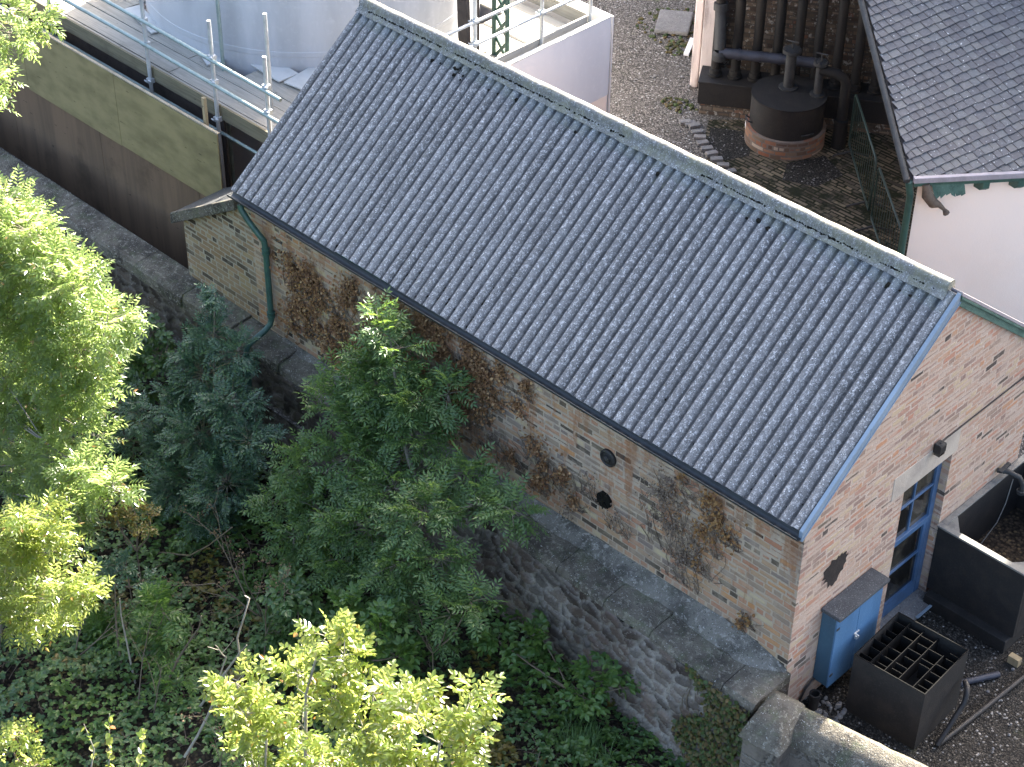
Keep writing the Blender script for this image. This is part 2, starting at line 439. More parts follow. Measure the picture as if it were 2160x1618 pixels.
def wood_mat(name, base, dark, grain=(1, 22, 22), scale=2.0, var=0.35, stain=0.4, rough=0.85):
    t = NT(name, rough, 0.2); o = t.obj()
    g = t.noise(t.map(o, grain), scale, 5, 0.6)
    c = t.mix(t.step(g, 0.35, 0.7), base, dark)
    isl = t.geo("Random Per Island")
    c = t.mix(t.math('MULTIPLY', isl, var), c, tuple(k * .6 for k in base))
    st = t.step(t.noise(o, 1.1, 5, 0.65), 0.5, 0.72)
    c = t.mix(t.math('MULTIPLY', st, stain), c, tuple(k * .45 for k in dark))
    kn = t.step(t.noise(t.map(o, (2, 9, 9)), 3.0, 2, 0.4), 0.72, 0.76)
    c = t.mix(t.math('MULTIPLY', kn, 0.7), c, tuple(k * .3 for k in dark))
    t.color(c); t.bump(g, 0.003)
    return t.m
M['plank'] = wood_mat("grey_planks", (.34, .32, .275), (.25, .235, .20))
M['plank_y'] = wood_mat("grey_planks_end", (.42, .40, .36), (.33, .31, .28), grain=(22, 1, 22))
M['ply_up'] = wood_mat("mossy_plywood", (.25, .205, .10), (.175, .145, .07), grain=(1.2, 8, 3), scale=1.6, var=0.15, stain=0.35)
M['ply_low'] = wood_mat("brown_plywood", (.16, .105, .065), (.115, .078, .05), grain=(3.2, 5, 0.25), scale=1.7, var=0.2, stain=0.7)
M['ply_edge'] = weathered("ply_edge", (.34, .29, .21), (.25, .21, .15), None, 6, 0.9, 0.1)
M['timber'] = wood_mat("pale_timber", (.34, .27, .16), (.26, .2, .12), grain=(9, 9, 1))
M['toeboard'] = wood_mat("toe_board", (.17, .15, .10), (.12, .105, .07))
M['darkdoor'] = weathered("dark_brown_board", (.055, .045, .04), (.04, .033, .03), (.09, .08, .07), 5, 0.8, 0.2)

def slate_mat(name, base, var):
    t = NT(name, 0.65, 0.35); o = t.obj(); isl = t.geo("Random Per Island")
    c = t.ramp(isl, [(0, base), (.25, var[0]), (.5, var[1]), (.75, var[2]), (.93, var[3])], 'LINEAR')
    n = t.noise(o, 22, 5, 0.7)
    c = t.mix(t.math('MULTIPLY', t.step(n, 0.5, 0.7), 0.6), c, tuple(k * 2.0 for k in base))
    l = t.noise(o, 7, 4, 0.6)
    c = t.mix(t.step(t.noise(o, 30, 2, 0.5), 0.69, 0.72), c, (.42, .43, .42))
    t.color(c); t.bump(n, 0.004)
    return t.m
M['slate'] = slate_mat("slate", (.065, .066, .072), ((.08, .08, .084), (.068, .066, .07), (.09, .093, .095), (.10, .098, .095)))
M['slate_dark'] = slate_mat("slate_dark", (.03, .03, .03), ((.04, .038, .036), (.035, .035, .035), (.05, .05, .045), (.06, .06, .05)))

def glass_mat():
    t = NT("window_glass", 0.08, 0.6)
    o = t.obj()
    t.color(t.mix(t.step(t.noise(o, 2.2, 3), 0.45, 0.6), (.012, .011, .010), (.05, .045, .035)))
    return t.m
M['glass'] = glass_mat()
M['inside'] = weathered("dim_interior", (.07, .055, .04), (.03, .025, .02), None, 2, 0.95, 0.1)

def gravel_mat(name, cols, moss=0.3, scale=38, wet=0.0, white=0.5):
    t = NT(name, 0.9, 0.2); o = t.obj()
    d = t.vor(o, scale, 'F1'); cc = t.vor(o, scale, 'F1', "Color"); r1, r2, r3 = t.sep(cc)
    c = t.ramp(r1, [(0, cols[0]), (.4, cols[1]), (.7, cols[2]), (.9, cols[3])], 'CONSTANT')
    c = t.mix(t.step(d, 0.3, 0.75), c, tuple(k * .3 for k in cols[0]))
    c = t.mix(t.math('MULTIPLY', t.math('GREATER_THAN', r2, 0.965), white), c, (.6, .58, .55))
    big = t.noise(o, 0.9, 5, 0.6)
    c = t.mix(t.math('MULTIPLY', t.step(big, 0.45, 0.7), 0.6), c, tuple(k * .55 for k in cols[1]))
    ms = t.step(t.noise(o, 1.7, 6, 0.7), 0.58, 0.68)
    c = t.mix(t.math('MULTIPLY', ms, moss), c, (.05, .065, .02))
    t.color(c); t.bump(t.math('SUBTRACT', 1.0, d), 0.015)
    return t.m
M['gravel'] = gravel_mat("gravel", ((.12, .108, .094), (.175, .158, .138), (.225, .2, .178), (.30, .27, .24)), 0.35)
M['gravel_dark'] = gravel_mat("dark_yard_gravel", ((.024, .022, .019), (.036, .033, .028), (.052, .047, .04), (.09, .082, .07)), 0.2, 42, white=0.3)
M['soil'] = gravel_mat("leaf_litter_soil", ((.022, .017, .012), (.035, .026, .018), (.05, .037, .024), (.075, .055, .03)), 0.45, 24, white=0.0)
M['setts'] = brick_mat("paving_setts", [(2, (.045, .037, .028)), (2, (.06, .05, .034)), (1, (.09, .075, .05)), (1, (.032, .028, .022)), (.5, (.13, .11, .07))], mortar=((.016, .016, .010), (.018, .022, .009)), stain=0.9, smear=False, flat=35, wash=1.0)
M['bark'] = weathered("grey_bark", (.16, .145, .115), (.1, .09, .07), (.24, .22, .18), 8, 0.9, 0.15, bump=0.006)
M['twig'] = weathered("bare_twig", (.13, .105, .08), (.09, .07, .05), (.2, .17, .14), 8, 0.9, 0.1)
M['palestem'] = weathered("pale_stem", (.26, .24, .20), (.19, .17, .14), (.33, .31, .27), 8, 0.9, 0.1)

def leaf_mat(name, cols, trans, tcol, rough=0.42, spec=0.5, autumn=None):
    t = NT(name, rough, spec); isl = t.geo("Random Per Island"); o = t.obj()
    n = len(cols)
    st_ = [(i / n * .94, k) for i, k in enumerate(cols)] + ([(.975, cols[-1]), (.985, autumn)] if autumn else [])
    c = t.ramp(isl, st_, 'LINEAR')
    cl = t.noise(o, 2.6, 3)
    c = t.mix(t.math('MULTIPLY', t.step(cl, 0.4, 0.65), 0.45), c, tuple(k * .62 for k in cols[0]))
    t.color(c)
    tr = t.n.new("ShaderNodeBsdfTranslucent")
    t.lk(t.mix(0.55, c, tcol), tr.inputs[0])
    mx = t.n.new("ShaderNodeMixShader"); mx.inputs[0].default_value = trans
    t.l.new(t.b.outputs[0], mx.inputs[1]); t.l.new(tr.outputs[0], mx.inputs[2])
    t.l.new(mx.outputs[0], t.out.inputs[0])
    return t.m
M['leaf_ash'] = leaf_mat("ash_leaves", [(.06, .125, .04), (.078, .14, .046), (.055, .115, .046), (.09, .15, .046)], 0.38, (.28, .42, .05))
M['leaf_sun'] = leaf_mat("sunlit_ash_leaves", [(.07, .12, .035), (.085, .13, .035), (.06, .115, .038), (.095, .135, .035)], 0.63, (.64, .80, .26), 0.26, 0.9, (.25, .09, .03))
M['leaf_yel'] = leaf_mat("yellowing_leaves", [(.075, .125, .018), (.095, .135, .016), (.06, .115, .022), (.11, .125, .018)], 0.63, (.68, .78, .20), 0.26, 0.9, (.28, .10, .03))
M['leaf_blue'] = leaf_mat("blue_green_leaves", [(.042, .092, .058), (.05, .105, .06), (.036, .08, .056), (.062, .12, .06)], 0.25, (.1, .2, .08), 0.38, 0.6)
M['leaf_dark'] = leaf_mat("dark_shrub_leaves", [(.05, .11, .035), (.06, .12, .036), (.04, .09, .035), (.075, .125, .036)], 0.3, (.14, .24, .05))
M['leaf_bright'] = leaf_mat("bright_shrub_leaves", [(.06, .13, .03), (.075, .14, .034), (.05, .115, .03), (.09, .15, .03)], 0.35, (.2, .36, .05))
M['leaf_olive'] = leaf_mat("olive_leaves", [(.085, .085, .02), (.11, .095, .018), (.06, .08, .02), (.14, .1, .02)], 0.35, (.16, .14, .02))
M['leaf_brown'] = leaf_mat("dead_creeper_leaves", [(.24, .125, .055), (.10, .055, .035), (.34, .19, .085), (.07, .042, .03), (.45, .30, .16), (.16, .085, .045)], 0.1, (.25, .12, .03), 0.85, 0.1)
M['leaf_grey'] = leaf_mat("grey_creeper_leaves", [(.2, .155, .115), (.15, .11, .08), (.27, .215, .165), (.1, .075, .06)], 0.1, (.2, .15, .1), 0.9, 0.1)
M['leaf_amber'] = leaf_mat("amber_creeper_leaves", [(.27, .15, .055), (.18, .09, .04), (.34, .21, .09), (.12, .065, .035)], 0.1, (.3, .15, .03), 0.85, 0.1)
M['leaf_ivy'] = leaf_mat("ivy_leaves", [(.04, .07, .018), (.055, .085, .02), (.09, .075, .025), (.03, .055, .018), (.12, .08, .03)], 0.2, (.09, .12, .02), 0.5, 0.3)
M['seed'] = weathered("dry_seed_heads", (.12, .085, .055), (.08, .055, .035), (.18, .13, .085), 20, 0.95, 0.1)

# ------------------------------------------------------------------ ground
def sheet(xs, ys, zf, name, mat, label_kind='structure'):
    b = MB(); nx = len(xs)
    vs = [(x, y, zf(x, y)) for y in ys for x in xs]
    fs = [(j * nx + i, j * nx + i + 1, (j + 1) * nx + i + 1, (j + 1) * nx + i) for j in range(len(ys) - 1) for i in range(nx - 1)]
    b.add(vs, fs, True)
    o = b.build(name, mat); o["kind"] = label_kind
    return o
def gz(x, y):
    """garden level"""
    return -0.82 - 0.11 * max(0, -y - 0.4) + 0.10 * math.sin(x * 1.3 + y) + 0.07 * math.sin(y * 2.1 - x * .7)
def rng(a, b, s):
    n = max(1, int(round((b - a) / s))); return [a + (b - a) * i / n for i in range(n + 1)]
gx = [-400, -120, -50, -28] + rng(-20, 4, 0.3) + [10, 30, 100, 400]
gy = [-400, -120, -40, -18] + rng(-10, -0.35, 0.3)
sheet(gx, gy, lambda x, y: gz(x, y) if x < 0.3 else gz(x, y), "garden_ground", M['soil'])
sheet([-400, -100, -40, -20, -10, 0, 10, 30, 100, 400], [-0.36, 0.3, 3, 6, 10, 15, 30, 100, 400], lambda x, y: 0.0, "yard_ground", M['gravel'])
# dark yard beside the gable, paved yard behind the building
b = MB(); b.add([(0.03, -0.2, .004), (9, 0.2, .004), (9, 6.4, .004), (0.03, 5.6, .004)], [(0, 1, 2, 3)])
b.build("yard_surface", M['gravel_dark'])["kind"] = 'structure'
b = MB(); b.add([(-8.9, 9.4, .005), (-8.2, 8.7, .005), (-7.4, 8.25, .005), (-6.6, 7.6, .005), (-5.5, 5.4, .005), (-2.2, 5.4, .005), (-4.3, 8.9, .005), (-6.6, 12.8, .005), (-9.3, 10.0, .005)], [tuple(range(9))])
b.build("brick_paving", M['setts'])["kind"] = 'structure'
b = MB()
for pl_ in ([(-9.1, 9.82), (-8.49, 10.21), (-8.06, 9.55), (-8.29, 9.1), (-8.75, 9.28)], [(-7.48, 9.82), (-7.18, 10.45), (-6.6, 10.19), (-6.7, 9.57), (-7.21, 9.36)]):
    b.add([(x, y, .009) for x, y in pl_], [tuple(range(5))[::-1]])
b.build("tarmac_patch", M['gravel_dark'])["kind"] = 'structure'

# ------------------------------------------------------------------ main brick building
TP = 0.772
X0, X1 = -9.24, 0.03
def front_z(y): return 3.0 + TP * y          # roof plane (crest of the eave is z=3 at y=0)
RY, RZ = 2.37, 3.0 + TP * 2.37
bb = thing("brick_building", "long brick building with a grey corrugated roof and a blue glazed door in its gable", "building", (-4.6, 2.37, 0))
wl = MB()
# long walls and far gable
wl.quad((X0 + .12, .10, -.5), (X1, .10, -.5), (X1, .10, 3.03), (X0 + .12, .10, 3.03))
wl.quad((X1, 4.64, 0), (X0 + .12, 4.64, 0), (X0 + .12, 4.64, 3.03), (X1, 4.64, 3.03))
wl.add([(X0 + .12, 4.64, 0), (X0 + .12, .10, 0), (X0 + .12, .10, 3.03), (X0 + .12, RY, RZ - .06), (X0 + .12, 4.64, 3.03)], [(0, 1, 2, 3, 4)])
wl.build("wall", M['brick'], bb)
wg = MB()
DY0, DY1, DZ0, DZ1 = 2.0, 2.95, 0.08, 2.28
wg.quad((X1, .10, -.1), (X1, DY0, -.1), (X1, DY0, DZ1), (X1, .10, DZ1))
wg.quad((X1, DY1, -.1), (X1, 4.64, -.1), (X1, 4.64, DZ1), (X1, DY1, DZ1))
wg.quad((X1, DY0, -.1), (X1, DY1, -.1), (X1, DY1, DZ0), (X1, DY0, DZ0))
wg.add([(X1, .10, DZ1), (X1, 4.64, DZ1), (X1, 4.64, 3.03), (X1, RY, RZ - .06), (X1, .10, 3.03)], [(0, 1, 2, 3, 4)])
for y in (DY0, DY1): wg.quad((X1, y, DZ0), (X1 - .14, y, DZ0), (X1 - .14, y, DZ1), (X1, y, DZ1))
wg.quad((X1, DY0, DZ1), (X1, DY1, DZ1), (X1 - .14, DY1, DZ1), (X1 - .14, DY0, DZ1))
wg.build("gable_wall", M['brick_gable'], bb)
b = MB(); b.box(X1 - .10, X1 + .006, 1.74, 3.04, DZ1 + .003, 2.62); b.build("lintel", M['concrete'], bb, 0.006)
b = MB(); b.box(X1 - .14, X1 + .16, DY0 - .05, DY1 + .05, 0.0, 0.076); b.build("door_step", M['gravestone'], bb, 0.01)
# glazed door
dr = MB(); xd = X1 - .10
dr.box(xd - .05, xd, DY0 + .005, DY0 + .07, DZ0, DZ1 - .005); dr.box(xd - .05, xd, DY1 - .10, DY1 - .005, DZ0, DZ1 - .005)
dr.box(xd - .05, xd - .004, DY0 + .07, DY1 - .10, DZ0, DZ0 + .22)
dr.box(xd - .05, xd - .004, DY0 + .07, DY1 - .10, DZ1 - .08, DZ1 - .005)
dr.box(xd - .05, xd + .012, DY0 + .07, DY1 - .10, 1.26, 1.34)
ym = (DY0 + DY1) / 2 - .02
dr.box(xd - .045, xd - .01, ym - .014, ym + .014, 1.34, DZ1 - .08)
dr.box(xd - .045, xd - .008, DY0 + .07, DY1 - .10, 1.80, 1.83)
dr.box(xd - .045, xd - .008, DY0 + .07, DY1 - .10, 0.78, 0.81)
dr.box(xd - .045, xd - .002, DY1 - .165, DY1 - .10, DZ0 + .22, 1.26)
do = dr.build("door", M['doorblue'], bb, 0.004)
b = MB(); b.quad((xd - .030, DY0 + .06, DZ0 + .2), (xd - .030, DY1 - .09, DZ0 + .2), (xd - .030, DY1 - .09, DZ1 - .07), (xd - .030, DY0 + .06, DZ1 - .07))
b.build("glass_pane", M['glass'], do)
# tar patch: irregular blob stuck to the gable
tp = MB(); pts = []
for k in range(40):
    a = 2 * math.pi * k / 40; r = 1 + ru(-.2, .16) + .10 * math.sin(3 * a)
    yy = .20 * r * math.cos(a); zz = .135 * r * math.sin(a)
    pts.append((X1 + .004, .79 + yy * 1.05, 1.90 + zz * 1.6 + yy * .10))
for k in range(0, 40, 5):
    yk = pts[k]
tp.add(pts, [tuple(range(40))])
tp.build("tar_patch", M['tar'], bb)
# corrugated roof slopes
def corr(mb, x0, x1, y0, y1, pitch, amp, zf, ny=24, nper=14, sag=True, sheetribs=7, lap=True, wav=0.0):
    n = int((x1 - x0) / pitch * nper)
    xs = [x0 + (x1 - x0) * i / n for i in range(n + 1)]
    cosn = 1 / math.sqrt(1 + TP * TP); nv = Vector((0, -TP * cosn, cosn))
    random.seed(11)
    jit = [ru(-.004, .004) for _ in range(60)]; twist = [ru(-.012, .012) for _ in range(60)]
    rows = []
    for j in range(ny + 1):
        t = j / ny; r = []
        for x in xs:
            s = (x - x0) / pitch; sh = int(s // sheetribs); fr = s / sheetribs - sh
            yy = y0 + (y1 - y0) * t + (jit[sh % 60] * 2 if t < .01 else 0)
            ph = s - math.floor(s)
            c = math.cos(2 * math.pi * ph)
            h = amp * (2 * (1 - ((1 - c) / 2) ** 2.4) - 1)
            if lap: h += 0.007 * (1 - fr) + jit[sh % 60] + twist[(sh + 7) % 60] * (t - .5)
            h += wav * math.sin(x * 3.1 + t * 5) * .5
            p = Vector((x, yy, zf(yy))) + nv * h
            r.append(p)
        rows.append(r)
    vs = [p for r in rows for p in r]; m = len(xs)
    mb.add(vs, [(j * m + i, j * m + i + 1, (j + 1) * m + i + 1, (j + 1) * m + i) for j in range(ny) for i in range(m - 1)], True)
    # thickness at the lower edge
    lo = rows[0]; dn = [p - nv * 0.007 for p in lo]
    mb.add(lo + dn, [(i, m + i, m + i + 1, i + 1) for i in range(m - 1)])
XR0, XR1 = -9.30, 0.035
PITCH = (XR1 - XR0) / 63.5
rf = MB(); corr(rf, XR0, XR1, -0.03, 2.14, PITCH, 0.029, front_z, 28); 
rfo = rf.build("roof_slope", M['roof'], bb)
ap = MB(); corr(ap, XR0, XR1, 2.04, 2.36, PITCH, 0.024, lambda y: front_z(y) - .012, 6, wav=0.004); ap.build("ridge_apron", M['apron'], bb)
rb = MB(); 
rb.quad((XR0, RY, RZ), (XR1, RY, RZ), (XR1, 4.80, 2.97), (XR0, 4.80, 2.97))
rb.quad((XR0, RY, RZ - .03), (XR1, RY, RZ - .03), (XR1, 4.80, 2.94), (XR0, 4.80, 2.94))
rb.quad((XR1, RY, RZ - .03), (XR1, RY, RZ), (XR1, 4.80, 2.97), (XR1, 4.80, 2.94))
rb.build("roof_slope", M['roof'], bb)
# ridge capping: lengths with a roll and two wings, each end lapped over the next
random.seed(5)
ncap = 8; Lc = (XR1 - XR0 - .12) / ncap
for i in range(ncap):
    x0 = XR0 - .02 + i * Lc; x1 = x0 + Lc + .05; k = MB(); lift = .006 * ((i % 2) + ru(0, 1))
    prof = []
    for q in range(9):
        a = math.pi * (1.12 - 1.24 * q / 8)
        prof.append((RY + .07 * math.cos(a), RZ + .03 + .07 * math.sin(a) + lift))
    left = [(RY - .14, front_z(RY - .14) + .030 + lift), (RY - .085, front_z(RY - .085) + .036 + lift)]
    right = [(RY + .085, RZ - TP * .085 + .036 + lift), (RY + .14, RZ - TP * .14 + .028 + lift)]
    pr = left + prof + right
    xs = rng(x0, x1, .12); vs = []; n = len(pr)
    for x in xs:
        for (yy, zz) in pr:
            vs.append((x, yy + .003 * math.sin(x * 17 + yy * 9), zz + .004 * math.sin(x * 9.7 + yy * 30) + ru(-.0015, .0015)))
    k.add(vs, [(a * n + c, (a + 1) * n + c, (a + 1) * n + c + 1, a * n + c + 1) for a in range(len(xs) - 1) for c in range(n - 1)], True)
    k.add([vs[(len(xs) - 1) * n + c] for c in range(n)] + [(x1, yy, zz - .016) for yy, zz in pr], [(c, n + c, n + c + 1, c + 1) for c in range(n - 1)])
    k.add([vs[c] for c in range(n)] + [(x0, yy, zz - .016) for yy, zz in pr], [(c + 1, n + c + 1, n + c, c) for c in range(n - 1)])
    if i == ncap - 1:
        k.add([(x1 + .001, yy, zz - .004) for yy, zz in prof], [tuple(range(len(prof)))])
    k.build("ridge_cap", M['ridge'], bb)
# black lumps standing in for dark gaps under roll and lap; moss below
mo = MB(); random.seed(21)
cosn = 1 / math.sqrt(1 + TP * TP); NV = Vector((0, -TP * cosn, cosn))
def clod(mb, p, r, sq=.45):
    p = Vector(p); n = 6; vs = []
    for k in range(n):
        a = 2 * math.pi * k / n; q = r * ru(.6, 1.3)
        vs.append(p + Vector((1, 0, 0)) * math.cos(a) * q + Vector((0, cosn, TP * cosn)) * math.sin(a) * q * .8)
    top = p + NV * r * sq
    mb.add(vs + [top], [(k, (k + 1) % n, n) for k in range(n)])
x = XR0 + .2
while x < XR1 - .2:
    gap = math.sin(x * 1.9) + math.sin(x * .77 + 1) + .4
    if gap > -.8:
        yy = RY - .078 + ru(-.006, .006)
        clod(mo, Vector((x, yy, front_z(yy) + .036)) + NV * .006, ru(.010, .026), .45)
    x += ru(.012, .04)
for i in range(63):
    xv = XR0 + (i + .5) * PITCH
    if rnd() < .25 + .8 * max(0, MN.noise(Vector((xv * 1.1, 5, 2)))):
        yy = 2.15 + ru(-.015, .025); clod(mo, Vector((xv + ru(-.02, .02), yy, front_z(yy))) - NV * .000, ru(.016, .048), .35)
    for _ in range(2):
        if rnd() < .35:
            yy = ru(.0, .4) ; clod(mo, Vector((xv + ru(-.012, .012), yy, front_z(yy))) - NV * .017, ru(.007, .017), .4)
    if 5 < i < 32 and rnd() < .75:
        for _ in range(random.randint(2, 8)):
            yy = ru(0, .55); clod(mo, Vector((xv + ru(-.014, .014), yy, front_z(yy))) - NV * .018, ru(.009, .026), .4)
for _ in range(9):
    yy = 2.15 + ru(-.06, .06); clod(mo, Vector((-7.3 + ru(-.14, .14), yy, front_z(yy))) + NV * .012, ru(.02, .04), .3)
mo.build("moss_and_dark_gaps", M['hole'], bb)
# verge flashing on the gable, front slope blue, back slope green with a pale capping
b = MB(); d = 0.0
P0 = Vector((XR1, -.07, front_z(-.07))); P1 = Vector((XR1, RY - .02, front_z(RY - .02)))
def along(mb, x0, x1, y0, y1, zo0, zo1):
    vs = [(x, y, front_z(y) + zo) for y in (y0, y1) for x in (x0, x1) for zo in (zo0, zo1)]
    mb.add(vs, [(0, 1, 3, 2), (4, 6, 7, 5), (0, 2, 6, 4), (1, 5, 7, 3), (0, 4, 5, 1), (2, 3, 7, 6)])
along(b, XR1 - .004, XR1 + .040, -.03, 1.02, -.105, .012)
along(b, XR1 - .004, XR1 + .043, 1.0, RY - .005, -.105, .014)
along(b, XR1 + .0, XR1 + .052, -.03, RY + .01, -.118, -.104)
b.build("verge_flashing", M['flash'], bb, 0.003)
b = MB()
def alongb(mb, x0, x1, y0, y1, zo0, zo1):
    zz = lambda y: RZ - TP * (y - RY)
    vs = [(x, y, zz(y) + zo) for y in (y0, y1) for x in (x0, x1) for zo in (zo0, zo1)]
    mb.add(vs, [(0, 1, 3, 2), (4, 6, 7, 5), (0, 2, 6, 4), (1, 5, 7, 3), (0, 4, 5, 1), (2, 3, 7, 6)])
alongb(b, X1 + .002, X1 + .035, RY + .02, 4.84, -.15, -.02); alongb(b, X1 + .002, X1 + .055, RY + .02, 4.84, -.055, -.02)
b.build("verge_board", M['greenbar'], bb, 0.003)
b = MB(); alongb(b, XR1 - .10, XR1 + .045, RY + .02, 4.84, -.015, .035); b.build("verge_capping", M['lead'], bb, 0.004)
# gutter, fascia, downpipe
b = MB(); n = 10
gxs = rng(XR0 - .02, XR1 + .03, .4); prof = [(-.055 + .062 * math.cos(math.pi + math.pi * q / n), 2.945 + .062 * math.sin(math.pi + math.pi * q / n)) for q in range(n + 1)]
prof2 = [(-.055 + .054 * math.cos(math.pi + math.pi * q / n), 2.948 + .054 * math.sin(math.pi + math.pi * q / n)) for q in range(n, -1, -1)]
pr = prof + prof2; m = len(pr); vs = [(x, yy, zz + .010 * math.sin(x * 1.1) * .6) for x in gxs for yy, zz in pr]
b.add(vs, [(a * m + c, (a + 1) * m + c, (a + 1) * m + (c + 1) % m, a * m + (c + 1) % m) for a in range(len(gxs) - 1) for c in range(m)], True)
b.add(vs[:m], [tuple(range(m))]); b.add(vs[-m:], [tuple(range(m))[::-1]])
go = b.build("gutter", M['gutter'], bb)
b = MB(); b.box(X0, X1, .012, .098, 2.84, 2.965); b.build("fascia", M['green'], bb)
dp = [(-9.12, -.06, 2.86), (-9.10, -.06, 2.78), (-8.98, -.05, 2.66), (-8.84, -.01, 2.5), (-8.78, .02, 2.42), (-8.77, .03, 2.3), (-8.765, .03, 1.16), (-8.765, .0, 1.08), (-8.77, -.10, 1.01), (-8.79, -.33, .93), (-8.80, -.39, .87), (-8.81, -.41, .76), (-8.81, -.41, -.9)]
b = MB(); b.tube(dp, .042, n=12)
for (cx, cy, cz) in ((-8.77, .03, 2.28), (-8.77, .03, 2.22), (-8.765, .03, 1.20), (-8.765, .03, 1.26), (-8.81, -.41, .72), (-8.81, -.41, .66)):
    b.lathe((cx, cy, cz), [(.042, -.02), (.056, -.016), (.056, .016), (.042, .02)], 14, True)
b.build("downpipe", M['green'], bb)
# wall plates on the long wall
b = MB()
def plate(mb, x, z, r):
    rings = [(r, .0), (r, .03), (r * .82, .045), (r * .7, .03), (r * .45, .035), (r * .4, .06), (r * .12, .075), (0, .075)]
    for (r0, d0), (r1, d1) in zip(rings[:-1], rings[1:]):
        vs = []; fs = []; N_ = 28
        for k in range(N_):
            a = 2 * math.pi * k / N_
            for rr, dd in ((r0, d0), (r1, d1)): vs.append((x + rr * math.cos(a), .099 - dd, z + rr * math.sin(a)))
        for k in range(N_):
            k2 = (k + 1) % N_; fs.append((2 * k, 2 * k2, 2 * k2 + 1, 2 * k + 1))
        mb.add(vs, fs, True)
plate(b, -2.72, 2.27, .115); b.build("anchor_plate", M['black'], bb)
b = MB()
pts = [(-2.74 + .115 * math.cos(R(22 + 45 * k)) * ru(.9, 1.05), 1.62 + .115 * math.sin(R(22 + 45 * k)) * ru(.9, 1.05)) for k in range(8)]
b.prism(pts, 1, .06, .098)
b.bar((-2.82, .052, 1.70), (-2.66, .052, 1.55), .012, .012); b.bar((-2.83, .052, 1.56), (-2.66, .052, 1.68), .012, .012); b.bar((-2.74, .052, 1.5), (-2.75, .052, 1.72), .01, .01)
b.build("anchor_plate", M['hole'], bb)

# lamp box and its cable
lp = thing("wall_lamp", "small black box lamp fixed to the pale lintel above the blue door", "lamp", (X1, 2.5, 2.62))
b = MB(); b.box(X1 + .008, X1 + .105, 2.46, 2.58, 2.60, 2.71); b.build("housing", M['black'], lp, 0.006)
b = MB(); b.box(X1 + .012, X1 + .10, 2.465, 2.575, 2.711, 2.722); b.box(X1 + .05, X1 + .065, 2.51, 2.53, 2.722, 2.73); b.build("lid", M['greyiron'], lp, 0.003)
b = MB(); b.box(X1 + .02, X1 + .098, 2.465, 2.575, 2.565, 2.599); b.build("lens", M['glass'], lp, 0.003)
b = MB(); b.tube([(X1 + .014, 2.56, 2.66), (X1 + .014, 3.4, 2.665), (X1 + .014, 4.3, 2.67), (X1 + .014, 4.64, 2.672)], .009, n=6)
tag(b.build("cable", M['black']), "thin black cable running along the gable from the lamp", "cable")

# ------------------------------------------------------------------ lean-to at the far end
an = thing("brick_lean_to", "low brick lean-to with a dark slate roof at the far end of the brick building", "building", (-10, .5, 0))
b = MB()
def azt(x): return 2.86 - (-9.13 - x) * .60
b.add([(-10.68, .10, -.5), (-9.121, .10, -.5), (-9.121, .10, azt(-9.121)), (-10.68, .10, azt(-10.68))], [(0, 1, 2, 3)])
b.add([(-10.68, .85, -.5), (-10.68, .10, -.5), (-10.68, .10, azt(-10.68)), (-10.68, .85, azt(-10.68))], [(0, 1, 2, 3)])
b.build("wall", M['brick_annex'], an)
b = MB()
for z0, z1 in ((.03, .075),):
    vs = [(x, y, azt(x) + z) for x in (-10.80, -9.31) for y in (.04, .92) for z in (z0, z1)]
    b.add(vs, [(0, 1, 3, 2), (4, 6, 7, 5), (0, 4, 5, 1), (2, 3, 7, 6), (1, 5, 7, 3), (0, 2, 6, 4)])
b.build("roof", M['slate_dark'], an)
b = MB()
vs = [(x, y, azt(x) + z) for x in (-10.82, -9.31) for y in (-.02, .04) for z in (-.09, .085)]
b.add(vs, [(0, 1, 3, 2), (4, 6, 7, 5), (0, 4, 5, 1), (2, 3, 7, 6), (1, 5, 7, 3), (0, 2, 6, 4)])
b.build("verge_board", M['coping'], an, 0.01)

